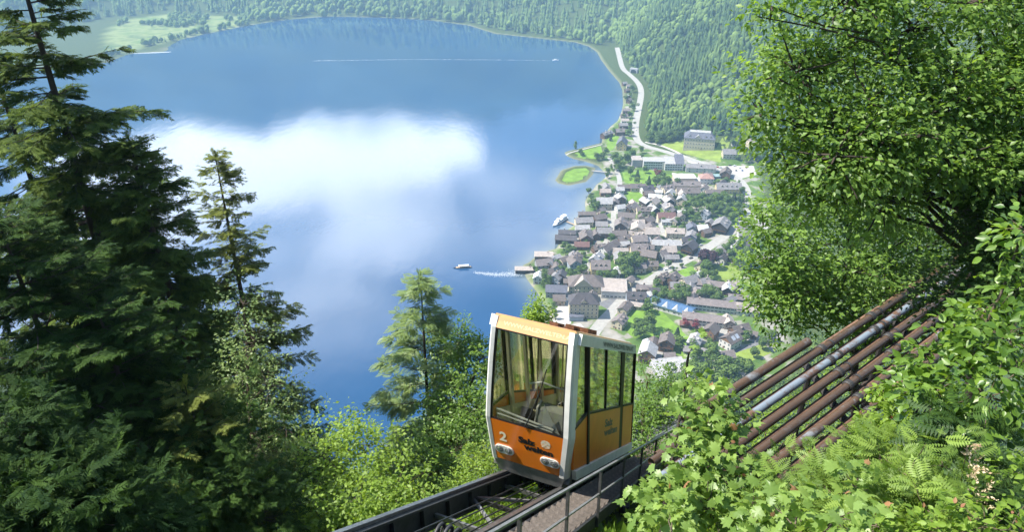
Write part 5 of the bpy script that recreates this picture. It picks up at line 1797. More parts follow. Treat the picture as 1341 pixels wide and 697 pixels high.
for i in range(7):
    c = J0 + (J1 - J0) * i / 6.0
    BEAM.append(c)
    a, b_ = c + PD * STARTS[i], c + PD * ENDS[i]
    mt = PM[[0, 1, 2, 1, 1, 0, 1][i]]
    rad = .12 if i == 0 else .096
    mb = MB()
    n_ = 16
    mb.tube([a + (b_ - a) * t for t in np.linspace(0, 1, 6)], rad, n_, cap=False)
    # open ends: thick rim and a short dark bore
    mb.tube([a + PD * .25, a, a - PD * .001], [rad * .86, rad * .86, rad], n_, cap=False)
    mb.tube([b_ - PD * .25, b_, b_ + PD * .001], [rad * .86, rad * .86, rad], n_, cap=False)
    po = mb.part('pipe', mt, RK, smooth=True)
    if i:
        s_ = .25
        while s_ < ENDS[i] - .3:
            mb = MB(); q = c + PD * s_
            mb.tube([q - PD * .09, q - PD * .06, q + PD * .06, q + PD * .09], [rad + .012, rad + .04, rad + .04, rad + .012], n_); mb.part('flange', m_clamp, po)
            mb = MB(); q = c + PD * (s_ + .42)
            mb.tube([q - PD * .04, q + PD * .04], rad + .018, n_); mb.part('flange', m_clamp, po)
            s_ += prng.uniform(1.7, 2.6)
    if i < 6:
        # added lower layer of pipes, put in to darken the gaps
        c2 = J0 + (J1 - J0) * (i + .5) / 6.0 - UPZ * .24
        mb = MB(); mb.tube([c2 + PD * (STARTS[i + 1] + .3), c2 + PD * (ENDS[i + 1] - .4)], .10, 12); mb.part('pipe', m_rust, RK, smooth=True)
PN = np.cross(PD, (J1 - J0)); PN /= np.linalg.norm(PN)
if PN[2] > 0: PN = -PN
for s_ in (-3.6, 0.05, 4.3):
    mb = MB()
    a = J0 + PD * s_ + PN * .2 - UPZ * .45 + PN * .02 - (J1 - J0) * .03; b_ = J1 + PD * s_ + PN * .2 - UPZ * .45 + PN * .02 + (J1 - J0) * .06
    mb.tube([a, b_], .10, 8); mb.part('cross_beam', m_clamp, RK)
    for q in (a * .85 + b_ * .15, a * .15 + b_ * .85):
        mb = MB(); mb.tube([q, (q[0], q[1], gz(q[0], q[1]) - .5)], .08, 8); mb.part('post', m_clamp, RK)
# ------------------------------------------------------------------ foreground vegetation
T_LEAF4 = (np.array([[0, 0, 0], [-.29, .42, .08], [0, 1, -.10], [.29, .42, .08], [0, .45, 0]]), np.array([[0, 4, 1], [1, 4, 2], [2, 4, 3], [3, 4, 0]]))
LM_BEECH = leaf_mat('beech_leaves', (0.050, 0.108, 0.018), (0.195, 0.315, 0.055), 0.50, 0.45, 0.4)
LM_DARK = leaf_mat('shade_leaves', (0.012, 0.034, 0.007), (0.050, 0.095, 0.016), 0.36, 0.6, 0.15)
LM_LIGHT = leaf_mat('light_leaves', (0.095, 0.17, 0.021), (0.265, 0.385, 0.058), 0.50, 0.5, 0.3)
LM_PALE = leaf_mat('pale_leaves', (0.085, 0.145, 0.045), (0.24, 0.32, 0.10), 0.45, 0.45, 0.35)
LM_MAPLE = leaf_mat('maple_leaves', (0.085, 0.16, 0.028), (0.26, 0.37, 0.085), 0.45, 0.42, 0.4)
LM_OVATE = leaf_mat('broad_leaves', (0.05, 0.115, 0.018), (0.18, 0.29, 0.04), 0.45, 0.38, 0.45)
LM_YELLOW = leaf_mat('yellow_green_leaves', (0.085, 0.15, 0.022), (0.215, 0.31, 0.055), 0.45, 0.5, 0.3)
LM_FERN = leaf_mat('fern_leaves', (0.022, 0.055, 0.012), (0.07, 0.13, 0.025), 0.4, 0.5, 0.3)
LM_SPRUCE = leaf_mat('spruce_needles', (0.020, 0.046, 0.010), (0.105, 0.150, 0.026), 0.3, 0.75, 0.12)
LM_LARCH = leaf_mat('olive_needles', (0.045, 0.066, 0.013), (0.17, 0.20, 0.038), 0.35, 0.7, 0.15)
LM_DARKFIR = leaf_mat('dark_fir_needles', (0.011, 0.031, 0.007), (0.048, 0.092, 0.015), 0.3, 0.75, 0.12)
LM_STRAW = leaf_mat('straw_flowers', (0.35, 0.24, 0.14), (0.62, 0.52, 0.34), 0.3, 0.7, 0.2)
LM_RED = leaf_mat('young_red_leaves', (0.22, 0.09, 0.05), (0.40, 0.24, 0.11), 0.35, 0.5, 0.3)
m_stem = plain('green_stem', (0.09, 0.075, 0.04), 0.8, 0.3, 6.0)

def wobble(a, b, n, amt, r, sag=0.0):
    a, b = np.asarray(a, float), np.asarray(b, float)
    L = np.linalg.norm(b - a)
    out_ = []
    ph = r.uniform(0, 6.28, 3)
    for i in range(n):
        t = i / (n - 1)
        p = a + (b - a) * t + np.sin(ph + t * np.array([4.1, 5.3, 3.2])) * amt * L * math.sin(math.pi * t)
        p[2] += sag * L * math.sin(math.pi * t)
        out_.append(p)
    return out_

UP = np.array([0, 0, 1.0])
def blob_tree(name, label, cat, blobs, temp, leaf, clusters, per, mat, trunk=.12, bark=None, seed=0, base=None, lean=None, twigs=120, spray=None, squash=.85, leaf_objects=0, tint=(.45, .22), group=None, young=None, limb_r=.5, droop=.25, fill=.55):
    r = np.random.default_rng(seed)
    bark = bark or m_bark
    C = np.array([at(x, y, d) for x, y, d, R in blobs])
    R = np.array([q[3] for q in blobs])
    if base is None:
        low = C[np.argsort(C[:, 2])[:max(1, len(C) // 3)]].mean(0)
        base = (low[0], low[1])
    bz = gz(*base) - .15
    B = np.array([base[0], base[1], bz])
    root = thing(name, label, cat, tuple(B), 0, group)
    topc = C[np.argmax(C[:, 2])]
    T = topc if lean is None else np.asarray(lean)
    H = max(T[2] - bz, .5)
    path = wobble(B, T, 9, .025, r)
    mb = MB()
    mb.tube(path, [trunk * (1 - .8 * t) + .004 for t in np.linspace(0, 1, 9)], 9)
    tk = mb.part('trunk' if cat == 'tree' else 'stem', bark, root, smooth=True)
    mb = MB()
    for c, rr in zip(C, R):
        f = np.clip((c[2] - bz - rr * .6 - .35 * np.linalg.norm(c[:2] - (B + (T - B) * .5)[:2])) / H, .12, .92)
        k = f * 8; i = int(min(k, 7)); p0 = path[i] + (path[i + 1] - path[i]) * (k - i)
        if np.linalg.norm(c - p0) < .05: continue
        r0 = max(trunk * (1 - .8 * f) * limb_r, .006)
        mb.tube(wobble(p0, c, 6, .05, r, .04), [r0 * (1 - .7 * t) for t in np.linspace(0, 1, 6)], 6)
    # cluster centres
    w = R ** 2; w = w / w.sum()
    k = r.choice(len(C), clusters, p=w)
    d = unit(r.normal(0, 1, (clusters, 3)))
    rad = (fill + (1 - fill) * r.random(clusters)) * r.uniform(.9, 1.12, clusters)
    v1, v2 = unit(r.normal(0, 1, (len(C), 3))), unit(r.normal(0, 1, (len(C), 3)))
    rad = rad * np.where(r.random(clusters) < .14, r.uniform(1.15, 1.5, clusters), 1.0)
    rad = rad * (1 + .26 * np.sin(5 * (d * v1[k]).sum(1) + k) + .20 * np.sin(9 * (d * v2[k]).sum(1) + 2 * k))
    cc = C[k] + d * (R[k] * rad)[:, None] * np.array([1, 1, squash])
    for i in r.choice(clusters, min(twigs, clusters), replace=False):
        a = C[k[i]] + (cc[i] - C[k[i]]) * .12
        q = max(.004, trunk * .06)
        mb.tube(wobble(a, cc[i], 4, .06, r), [q * 1.6, q * 1.2, q, q * .5], 4)
    mb.part('branches', bark, root, smooth=True)['kind'] = 'stuff'
    spray = spray or leaf * 3.2
    n = clusters * per
    kk = np.repeat(np.arange(clusters), per)
    out_d = unit(d + np.array([0, 0, .10]) + r.normal(0, .25, (clusters, 3)))
    sd = unit(np.cross(out_d, UP) + 1e-3)
    t = r.uniform(-.5, .8, n)
    sgn = r.choice([-1, 1], n)
    lat = r.uniform(0, .75, n) * sgn
    pos = cc[kk] + out_d[kk] * (t * spray)[:, None] + sd[kk] * (lat * spray * (1 - .4 * np.abs(t)))[:, None] + UP * (r.normal(0, .16, n) * spray)[:, None]
    ax = unit(out_d[kk] * r.uniform(.2, 1, n)[:, None] + sd[kk] * (sgn * r.uniform(.2, 1.0, n))[:, None] + r.normal(0, .3, (n, 3)) - UP * droop)
    nr = unit(UP * .8 + d[kk] * .45 + r.normal(0, .42, (n, 3)))
    sz = leaf * r.uniform(.5, 1.28, n)
    tn = np.clip(r.normal(tint[0], tint[1] * .6, clusters)[kk] + r.normal(0, tint[1] * .6, n), 0, 1)
    off = B
    if leaf_objects:
        # the leaves that show largest are single objects, the rest one mass
        dep = pos[:, 1] * CP - (pos[:, 2] - CAMZ) * SP
        px = CX + FPX * pos[:, 0] / dep
        py = CY + FPX * (-pos[:, 1] * SP - (pos[:, 2] - CAMZ) * CP) / dep
        inn = (px > 0) & (px < 1341) & (py > 0) & (py < 697)
        key = np.where(inn, sz / dep, 0)
        order = np.argsort(-key)
        sel = order[:leaf_objects]
        rest = order[leaf_objects:]
        ms = []
        for q in np.linspace(max(0, tint[0] - tint[1]), min(1, tint[0] + tint[1]), 6):
            ms.append(numpy_mesh('leaf', temp[0], temp[1], mat, np.full(len(temp[0]), q)))
        lo = max(0, tint[0] - tint[1]); hi = min(1, tint[0] + tint[1])
        side = unit(np.cross(ax, nr)); upv = np.cross(side, ax)
        for i in sel:
            q = int(np.clip((tn[i] - lo) / (hi - lo + 1e-6) * 5.99, 0, 5))
            o = bpy.data.objects.new('leaf', ms[q]); link(o); o.parent = root
            M = Matrix(((side[i, 0], ax[i, 0], upv[i, 0], 0), (side[i, 1], ax[i, 1], upv[i, 1], 0), (side[i, 2], ax[i, 2], upv[i, 2], 0), (0, 0, 0, 1)))
            M = Matrix.Translation(Vector(pos[i] - off)) @ M @ Matrix.Diagonal((sz[i], sz[i], sz[i], 1))
            o.matrix_local = M
        if len(rest):
            me = leaves_mesh('foliage', pos[rest], ax[rest], nr[rest], sz[rest], temp, mat, tn[rest], off)
            o = child('foliage', me, root); o['kind'] = 'stuff'
    else:
        me = leaves_mesh('crown' if cat == 'tree' else 'foliage', pos, ax, nr, sz, temp, mat, tn, off)
        o = child('crown' if cat == 'tree' else 'foliage', me, root)
        o['kind'] = 'stuff'
    if young is not None:
        # a few reddish young shoots at the tips
        s = r.choice(n, young, replace=False)
        me = leaves_mesh('young_shoots', pos[s] + UP * leaf * .6, unit(ax[s] + UP), nr[s], sz[s] * .8, temp, LM_RED, r.random(young), off)
        child('young_shoots', me, root)['kind'] = 'stuff'
    return root

def spruce(name, label, px, py, depth, above, reach, seed, mat, step=.42, nb=5, taper=.75, skip=.2, size=.34, droop=.35, temp=None, trunk=.2, dens=1.0, tint=(.4, .22), lowest=None, reach_min=.25, bark=None, stub=True):
    """a conifer whose trunk passes through a pixel at a given depth; above = metres of tree over that point"""
    r = np.random.default_rng(seed)
    bark = bark or m_bark_dark
    temp = temp or T_NEEDLE
    P0 = at(px, py, depth)
    ztop = P0[2] + above
    bz = gz(P0[0], P0[1]) - .2
    H = ztop - bz
    B = np.array([P0[0], P0[1], bz])
    root = thing(name, label, 'tree', tuple(B))
    lx, ly = r.uniform(-.012, .012, 2)
    def ax_(z): return np.array([B[0] + lx * (z - bz), B[1] + ly * (z - bz), z])
    mb = MB()
    zs = np.linspace(bz, ztop, 14)
    mb.tube([ax_(z) for z in zs], [trunk * (1 - (z - bz) / H) ** .85 + .012 for z in zs], 10)
    mb.part('trunk', bark, root, smooth=True)
    low = bz + 1.0 if lowest is None else max(bz + 1, P0[2] - lowest)
    pos, dirs, nrms, szs, tns = [], [], [], [], []
    br = MB()
    z = ztop - .15
    while z > low:
        h = ztop - z
        rl = reach_min + reach * (1 - math.exp(-h * taper / max(reach, .1)))
        for b in range(nb):
            if r.random() < skip: 
                continue
            a = r.uniform(0, 6.28)
            L = rl * r.uniform(.55, 1.12)
            dz = .25 - droop * min(1, h / 6) * r.uniform(.7, 1.3)
            d = np.array([math.cos(a), math.sin(a), dz])
            p0 = ax_(z + r.uniform(-.15, .15))
            npt = 6
            pts = []
            for i in range(npt):
                t = i / (npt - 1)
                p = p0 + d * L * t
                p[2] += .10 * L * t * t            # tips turn up again
                p += r.normal(0, .015 * L, 3) * t
                pts.append(p)
            br.tube(pts, [max(.005, .011 * L * (1 - .85 * t)) for t in np.linspace(0, 1, npt)], 4, cap=False)
            pts = np.array(pts)
            side = np.array([-math.sin(a), math.cos(a), 0])
            m = max(3, int(L / .17 * dens))
            tt = np.sort(r.uniform(.16 if h > 2 else .02, 1, m))
            for t in tt:
                k = t * (npt - 1); i = int(min(k, npt - 2))
                q = pts[i] + (pts[i + 1] - pts[i]) * (k - i)
                tw = L * .38 * (1 - .65 * t) * r.uniform(.6, 1.2) + .12
                for s in (-1, 1):
                    td = unit(d / np.linalg.norm(d) * .75 + side * s * .85 + UP * r.uniform(-.35, .05))
                    ns = max(1, int(tw / (size * .62)))
                    for j in range(ns):
                        pos.append(q + td * (j * size * .58)); dirs.append(td + r.normal(0, .16, 3) - UP * .1)
                        nrms.append(UP + r.normal(0, .32, 3)); szs.append(size * r.uniform(.75, 1.2)); tns.append(r.normal(tint[0], tint[1]) + .18 * (t - .5))
            pos.append(pts[-2]); dirs.append(d); nrms.append(UP + r.normal(0, .2, 3)); szs.append(size * 1.2); tns.append(tint[0] + .15)
        z -= step * r.uniform(.75, 1.25) * (.55 + .45 * min(1, h / 3))
    for j in range(6):
        pos.append(ax_(ztop - .35 + .08 * j)); a = r.uniform(0, 6.28); dirs.append(np.array([math.cos(a) * .35, math.sin(a) * .35, 1])); nrms.append(np.array([math.sin(a), -math.cos(a), .1])); szs.append(size * .8); tns.append(.6)
    br.part('branches', bark, root)['kind'] = 'stuff'
    pos, dirs, nrms, szs = map(np.array, (pos, dirs, nrms, szs)); tns = np.clip(np.array(tns), 0, 1)
    parts = []
    half = r.random(len(pos)) < .5
    for msk, tp in ((half, temp[0]), (~half, temp[1])):
        W, F = leaves_arrays(pos[msk], dirs[msk], unit(nrms[msk]), szs[msk], tp)
        parts.append((W - B, F, np.repeat(tns[msk], len(tp[0]))))
    V, F, T = join_arrays(parts)
    child('crown', numpy_mesh('crown', V, F, mat, T), root)['kind'] = 'stuff'
    return root

# --- left: tall spruces against the lake
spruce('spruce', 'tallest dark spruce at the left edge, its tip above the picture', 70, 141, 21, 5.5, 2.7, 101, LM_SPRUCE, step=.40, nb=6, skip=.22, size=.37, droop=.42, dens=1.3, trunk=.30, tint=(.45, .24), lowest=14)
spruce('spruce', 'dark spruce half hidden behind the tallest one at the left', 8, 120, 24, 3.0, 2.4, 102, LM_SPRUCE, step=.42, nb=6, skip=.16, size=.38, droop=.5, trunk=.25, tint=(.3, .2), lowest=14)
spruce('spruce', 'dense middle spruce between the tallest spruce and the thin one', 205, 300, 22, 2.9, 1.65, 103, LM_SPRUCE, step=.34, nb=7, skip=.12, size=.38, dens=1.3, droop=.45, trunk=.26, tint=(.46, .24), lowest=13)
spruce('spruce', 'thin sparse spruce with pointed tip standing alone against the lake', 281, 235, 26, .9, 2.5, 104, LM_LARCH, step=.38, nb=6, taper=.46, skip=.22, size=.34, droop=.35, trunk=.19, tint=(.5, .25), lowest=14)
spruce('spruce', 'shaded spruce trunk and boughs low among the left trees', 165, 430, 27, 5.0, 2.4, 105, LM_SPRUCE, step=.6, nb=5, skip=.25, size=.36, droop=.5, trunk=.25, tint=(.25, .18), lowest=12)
# --- left: shaded broadleaves in front
def px_r(list_): return list_
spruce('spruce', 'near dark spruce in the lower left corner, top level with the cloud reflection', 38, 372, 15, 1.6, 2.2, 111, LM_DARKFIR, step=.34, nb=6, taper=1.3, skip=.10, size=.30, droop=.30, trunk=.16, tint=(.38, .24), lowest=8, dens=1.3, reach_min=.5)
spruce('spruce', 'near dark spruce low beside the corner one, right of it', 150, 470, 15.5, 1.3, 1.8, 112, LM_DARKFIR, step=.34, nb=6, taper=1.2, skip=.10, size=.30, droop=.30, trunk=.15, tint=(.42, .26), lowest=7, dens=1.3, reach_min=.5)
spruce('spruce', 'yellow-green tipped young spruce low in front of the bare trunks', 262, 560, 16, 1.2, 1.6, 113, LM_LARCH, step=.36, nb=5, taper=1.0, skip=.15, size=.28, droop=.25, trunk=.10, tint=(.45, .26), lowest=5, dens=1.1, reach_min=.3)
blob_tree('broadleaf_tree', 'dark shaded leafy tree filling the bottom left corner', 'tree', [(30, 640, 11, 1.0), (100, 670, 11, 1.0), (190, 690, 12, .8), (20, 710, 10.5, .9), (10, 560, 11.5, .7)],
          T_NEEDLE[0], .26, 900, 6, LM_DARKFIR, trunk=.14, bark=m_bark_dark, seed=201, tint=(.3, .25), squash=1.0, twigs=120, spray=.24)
blob_tree('broadleaf_tree', 'pale leafy young tree in front of the thin spruce', 'tree', [(318, 400, 21, .7), (335, 450, 21, .9), (350, 505, 21, 1.1), (315, 490, 21.5, .8), (375, 560, 21, .9), (340, 580, 21, 1.1), (330, 640, 20, 1.1)],
          T_LEAF4, .10, 520, 11, LM_PALE, trunk=.10, seed=202, tint=(.5, .25), twigs=120, spray=.34)
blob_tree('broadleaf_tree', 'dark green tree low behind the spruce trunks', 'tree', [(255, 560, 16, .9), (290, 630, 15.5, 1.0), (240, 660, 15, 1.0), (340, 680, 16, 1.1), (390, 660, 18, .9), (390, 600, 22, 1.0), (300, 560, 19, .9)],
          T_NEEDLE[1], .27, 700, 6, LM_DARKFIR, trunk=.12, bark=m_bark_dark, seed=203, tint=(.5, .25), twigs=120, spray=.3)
# --- centre: lit bushes and the pointed tree
blob_tree('leafy_bush', 'sunlit yellow-green bush below the lake at the bottom centre', 'bush', [(430, 600, 18, .8), (478, 592, 18, .9), (470, 650, 17, 1.0), (420, 670, 17, .9), (520, 640, 17, .75), (450, 565, 19, .5), (500, 690, 16, .7), (560, 668, 16, .5)],
          T_LEAF4, .105, 900, 11, LM_LIGHT, trunk=.06, seed=204, tint=(.5, .25), twigs=100, spray=.33)
spruce('pointed_tree', 'slender pointed tree rising into the lake left of the cabin', 548, 380, 30, .75, 2.6, 205, LM_PALE, step=.50, nb=5, taper=.62, skip=.22, size=.44, droop=.25, temp=[T_FROND, frond(3)], trunk=.13, tint=(.5, .25), lowest=9, dens=1.1, bark=m_bark_dark)
blob_tree('broadleaf_tree', 'rounded green tree directly left of the orange cabin', 'tree', [(600, 455, 32, 1.2), (628, 470, 31, 1.1), (590, 520, 31, 1.5), (625, 545, 30, 1.4), (600, 590, 29, 1.5), (570, 570, 31, 1.1), (575, 440, 33, .6), (560, 620, 28, 1.2), (520, 610, 29, 1.0)],
          T_LEAF4, .15, 1900, 11, LM_BEECH, trunk=.16, seed=206, tint=(.55, .25), twigs=160, spray=.36)
blob_tree('leafy_bush', 'small bright bush tucked under the left of the cabin', 'bush', [(622, 612, 19, .42), (600, 640, 18, .40), (645, 600, 19.5, .35), (655, 650, 18.5, .4), (625, 660, 17.5, .4), (690, 665, 18, .4)],
          T_LEAF4, .095, 330, 11, LM_LIGHT, trunk=.04, seed=207, tint=(.5, .25), twigs=50, spray=.3)
blob_tree('broadleaf_tree', 'light green treetop peeping above the cabin roof', 'tree', [(700, 400, 30, .28), (709, 412, 30, .40), (696, 415, 30, .30), (702, 428, 30, .30)],
          T_LEAF4, .13, 170, 11, LM_LIGHT, trunk=.08, seed=208, tint=(.6, .25), twigs=50, spray=.34)
blob_tree('broadleaf_tree', 'green tree directly right of the cabin, behind the track', 'tree', [(848, 500, 28, .75), (862, 535, 27, .8), (840, 550, 27, .7), (880, 505, 28, .6), (905, 525, 27, .7), (850, 590, 25, .7)],
          T_LEAF4, .115, 560, 11, LM_BEECH, trunk=.10, seed=209, tint=(.5, .25), twigs=80, spray=.34)
blob_tree('broadleaf_tree', 'low green tree below the pipe rack on the slope', 'tree', [(960, 575, 27, .9), (1010, 545, 28, .9), (1060, 520, 29, 1.0), (1110, 490, 30, 1.0), (1150, 460, 31, 1.0), (1000, 610, 26, .9), (1080, 570, 26, .9)],
          T_LEAF4, .11, 700, 11, LM_LIGHT, trunk=.10, seed=210, tint=(.4, .25), twigs=80, spray=.34)
# --- right: the large overhanging trees
cr = random.Random(8)
def canopy(x0, y0, x1, y1, n, d0, d1, r0, r1, left):
    """leafy masses spread over a crown; left(y) is its ragged left outline"""
    out_ = []
    for _ in range(n):
        for _t in range(40):
            y = cr.uniform(y0, y1); x = cr.uniform(x0, x1); R = cr.uniform(r0, r1)
            d = d0 + (d1 - d0) * (.5 * (x - x0) / (x1 - x0) + .5 * cr.random())
            if x - R * FPX / d * .95 > left(y): break
        out_.append((x, y, d, R))
    return out_
LFT = lambda y: float(np.interp(y, [-30, 0, 30, 60, 100, 140, 180, 210, 240, 300], [985, 975, 962, 990, 978, 962, 972, 1000, 990, 985]))
LF2 = lambda y: float(np.interp(y, [230, 270, 320, 350, 380, 420, 450], [985, 972, 985, 958, 965, 985, 1010]))
blob_tree('broadleaf_tree', 'large leafy tree overhanging the upper right of the view', 'tree', [(985, 20, 11, .22), (1010, 8, 11, .3), (1000, 150, 11.5, .42), (1012, 100, 11.5, .45)] + [(1030, 215, 12.5, .45), (1060, 240, 12.8, .6), (1100, 250, 13, .6), (1160, 265, 13.2, .7)] + canopy(990, -30, 1490, 250, 58, 11, 13.5, .45, .85, LFT),
          T_LEAF4, .112, 5000, 11, LM_BEECH, trunk=.22, bark=m_bark_dark, seed=211, tint=(.55, .36), twigs=600, spray=.36, base=tuple(at(1345, 430, 16)[:2]), lean=at(1300, 60, 13), fill=.6, limb_r=.5)
blob_tree('broadleaf_tree', 'broad bright tree in the middle right, behind the pipe rack', 'tree', [(985, 352, 22, .55), (1000, 300, 22, .75), (1008, 262, 22, .7), (1003, 385, 22.5, .75), (1030, 425, 23, .8), (1040, 340, 22.5, 1.0), (1045, 280, 22, .9), (1060, 395, 23, 1.0)] + canopy(985, 235, 1480, 425, 46, 21, 27, .85, 1.45, LF2),
          T_LEAF4, .165, 4500, 11, LM_BEECH, trunk=.22, bark=m_bark_dark, seed=212, tint=(.62, .34), twigs=400, spray=.5, base=tuple(at(1210, 440, 27)[:2]), fill=.6, limb_r=.5)
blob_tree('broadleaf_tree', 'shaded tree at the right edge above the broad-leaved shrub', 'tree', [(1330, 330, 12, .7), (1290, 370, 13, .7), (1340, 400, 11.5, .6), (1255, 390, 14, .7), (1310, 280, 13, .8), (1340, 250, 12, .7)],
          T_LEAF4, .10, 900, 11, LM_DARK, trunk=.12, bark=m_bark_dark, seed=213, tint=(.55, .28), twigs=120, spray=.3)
# --- foreground shrubs
blob_tree('maple_sapling', 'young maple with lobed leaves between the cabin and the pipes', 'sapling',
          [(914, 500, 7.2, .15), (930, 545, 7, .22), (900, 560, 7.1, .13), (952, 552, 7.2, .16), (898, 612, 6.8, .20), (936, 605, 6.8, .28), (858, 642, 6.8, .15), (972, 622, 7, .18), (870, 668, 6.5, .24), (930, 668, 6.5, .32), (902, 462, 7.4, .08), (834, 672, 6.6, .12), (985, 662, 6.4, .21), (915, 525, 7.1, .16)],
          T_MAPLE, .092, 190, 8, LM_MAPLE, trunk=.03, bark=m_bark_dark, seed=301, leaf_objects=300, tint=(.5, .28), twigs=90, spray=.22, young=14, droop=.3)
blob_tree('maple_shrub', 'big-leaved maple shrub along the bottom edge of the view', 'shrub', [(1095, 680, 5.0, .22), (1040, 690, 5.2, .20), (1150, 690, 5.0, .18), (985, 690, 5.4, .18), (1120, 640, 5.4, .16), (880, 700, 5.6, .16)],
          T_MAPLE, .10, 60, 7, LM_MAPLE, trunk=.02, seed=302, leaf_objects=180, tint=(.55, .28), twigs=40, spray=.18, young=8)
blob_tree('elder_shrub', 'yellow-green shrub with feathered leaves below the pipes', 'shrub', [(1015, 660, 6.8, .22), (1062, 648, 7, .26), (1108, 615, 7.2, .24), (1095, 655, 6.6, .26), (1145, 580, 7.5, .18), (1155, 610, 7, .22), (1045, 680, 6.2, .22), (1165, 640, 6.4, .2)],
          T_FROND, .18, 190, 5, LM_YELLOW, trunk=.025, seed=303, leaf_objects=220, tint=(.45, .3), twigs=60, spray=.26)
blob_tree('broad_leaved_shrub', 'dark shrub with broad oval leaves at the right edge', 'shrub', [(1215, 470, 7.6, .24), (1262, 450, 7.5, .30), (1320, 440, 7.2, .36), (1225, 515, 7.2, .30), (1295, 520, 6.9, .38), (1340, 380, 7.2, .28), (1190, 515, 7.6, .18), (1341, 300, 7.2, .25), (1330, 490, 6.7, .3), (1290, 405, 8, .22)],
          T_OVATE, .105, 270, 8, LM_OVATE, trunk=.03, seed=304, leaf_objects=300, tint=(.45, .28), twigs=120, spray=.22)
blob_tree('rose_shrub', 'light shrub of small leaves at the foot of the pipe rack', 'shrub', [(1165, 512, 8, .17), (1175, 550, 7.7, .22), (1145, 558, 7.8, .15), (1190, 585, 7.2, .22), (1120, 605, 7.4, .15)],
          T_OVATE, .065, 170, 8, LM_LIGHT, trunk=.02, seed=305, leaf_objects=120, tint=(.45, .28), twigs=50, spray=.15, young=12)
blob_tree('feathery_plant', 'pale feathery plant in the bottom right foreground', 'plant', [(1190, 625, 5.6, .20), (1235, 610, 5.6, .18), (1212, 668, 5.3, .22), (1165, 670, 5.4, .18), (1250, 660, 5.3, .16)],
          T_FROND, .16, 90, 5, LM_YELLOW, trunk=.012, bark=m_stem, seed=306, leaf_objects=160, tint=(.6, .3), twigs=30, spray=.18)
blob_tree('fern', 'dark ferns in the shade at the right edge', 'fern', [(1265, 570, 6.8, .26), (1310, 600, 6.5, .25), (1290, 640, 6, .22), (1335, 660, 5.8, .2), (1230, 560, 7, .2)],
          T_FROND, .28, 60, 5, LM_FERN, trunk=.012, bark=m_stem, seed=307, leaf_objects=140, tint=(.45, .28), twigs=20, spray=.2)
blob_tree('low_shrub', 'mixed low leaves filling the bottom right corner', 'shrub', [(1290, 690, 4.9, .2), (1240, 700, 4.9, .18), (1335, 700, 4.8, .18), (1190, 700, 5, .15), (1341, 620, 5.6, .15)],
          T_OVATE, .06, 90, 8, LM_LIGHT, trunk=.012, bark=m_stem, seed=308, leaf_objects=120, tint=(.4, .3), twigs=30, spray=.14, young=10)
# flower spike
P0 = at(1285, 690, 5.3); P1 = at(1268, 580, 5.5)
r_ = thing('flower_spike', 'straw-coloured dry flower spike standing before the dark ferns', 'flower', (float(P0[0]), float(P0[1]), gz(P0[0], P0[1])))
rr = np.random.default_rng(9)
mb = MB(); mb.tube(wobble((P0[0], P0[1], gz(P0[0], P0[1])), P1, 8, .02, rr), [.008, .008, .007, .006, .005, .004, .003, .002], 6); mb.part('stem', m_stem, r_)
for k in range(14):
    t = .30 + .7 * k / 14
    q = P0 + (P1 - P0) * t
    a = rr.uniform(0, 6.28); d = np.array([math.cos(a), math.sin(a), .5]); d /= np.linalg.norm(d)
    L = .16 * (1.15 - t)+.03
    m_ = 16
    tt = rr.random(m_)
    pos = q + d * (tt * L)[:, None] + rr.normal(0, .008, (m_, 3))
    me = leaves_mesh('flower_branch', pos, d + rr.normal(0, .5, (m_, 3)), rr.normal(0, 1, (m_, 3)), rr.uniform(.018, .034, m_), T_LEAF4, LM_STRAW, rr.random(m_), np.array(tuple(r_.location)))
    child('flower_branch', me, r_)

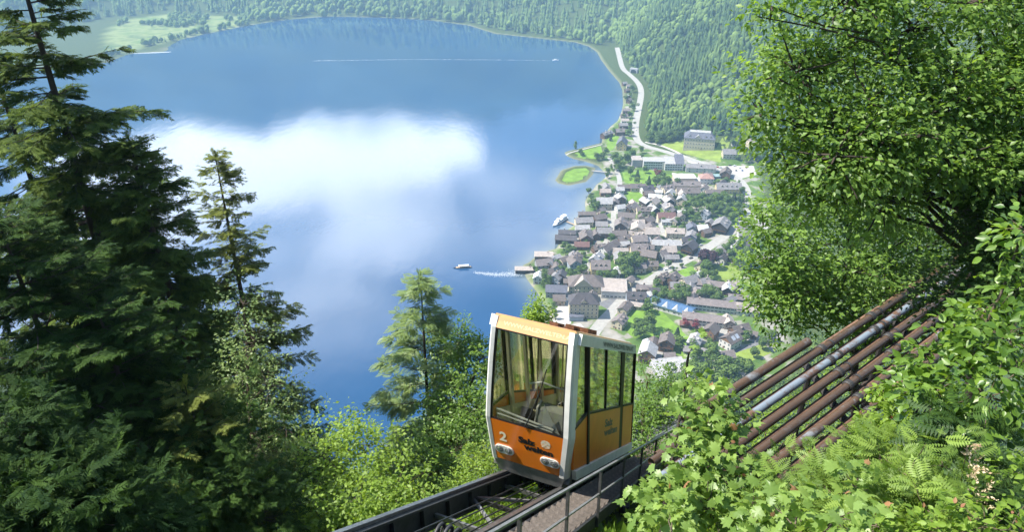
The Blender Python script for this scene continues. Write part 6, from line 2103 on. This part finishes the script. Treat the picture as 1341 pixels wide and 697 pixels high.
# grass and herbs on the near slope
r = np.random.default_rng(77)
n = 30000
P = np.column_stack([r.uniform(-9, 14, n), r.uniform(2, 34, n)])
P = P[(P[:, 1] > 2)]
zz = slope(P)
hgt = r.uniform(.12, .38, len(P))
ax = np.column_stack([r.normal(0, .5, len(P)), r.normal(0, .5, len(P)), np.ones(len(P))])
me = leaves_mesh('slope_grass', np.column_stack([P, zz - .02]), ax, r.normal(0, 1, (len(P), 3)), hgt, T_LEAF4, LM_LIGHT, np.clip(r.normal(.3, .25, len(P)), 0, 1))
tag(link(bpy.data.objects.new('slope_grass', me)), 'tufts of grass and herbs covering the steep near slope', 'grass', kind='stuff')

# woods on the flank far below the viewpoint
r = np.random.default_rng(31)
n = 9000
P = np.column_stack([r.uniform(-260, 330, n), r.uniform(60, 470, n)])
zs_, zv = slope(P), valley(P)
ok = (np.maximum(zs_, zv) > 2.0) & ((zs_ > zv - 1) | (P[:, 0] > 150) | (shore(P) > 0)) & (sdist(TOWN, P) < -2)
P = P[ok]; zz = ground(P)
h = r.uniform(9, 17, len(P))
tx, ty = topix((P[:, 0], P[:, 1], zz + h))
lim = np.interp(tx, [0, 400, 480, 640, 700, 840, 880, 960, 1000, 1040, 1100, 1341], [600, 590, 600, 575, 545, 522, 508, 492, 470, 440, 300, 200])
ok = (ty > lim) & (tx > -80) & (tx < 1420) & (zz + h < CAMZ - 22)
P, zz, h = P[ok], zz[ok], h[ok]
cell = {}
ki = []
for i, (x, y) in enumerate(P):
    q = (int(x // 6), int(y // 6))
    if q in cell: continue
    cell[q] = 1; ki.append(i)
P, zz, h = P[ki], zz[ki], h[ki]
parts = []
for (x, y), z, hh in zip(P, zz, h):
    m_ = 170
    K = 6
    cen = np.column_stack([r.normal(0, .13, K), r.normal(0, .13, K), r.uniform(.35, .85, K)])
    kk = r.integers(0, K, m_)
    d = unit(r.normal(0, 1, (m_, 3)))
    pos = (cen[kk] + d * .2) * hh + np.array([x, y, z])
    W, F = leaves_arrays(pos, unit(np.cross(d, r.normal(0, 1, (m_, 3)))), unit(d + r.normal(0, .3, (m_, 3))), r.uniform(.08, .15, m_) * hh, T_DIAMOND)
    parts.append((W, F, np.repeat(np.clip(r.uniform(.2, .8) + r.normal(0, .15, m_), 0, 1), 4)))
V, F, T = join_arrays(parts)
tag(link(bpy.data.objects.new('flank_forest', numpy_mesh('flank_forest', V, F, m_town_leaf, T))), 'treetops of the wooded flank far below the track', 'forest', kind='stuff')
print('flank trees', len(P))
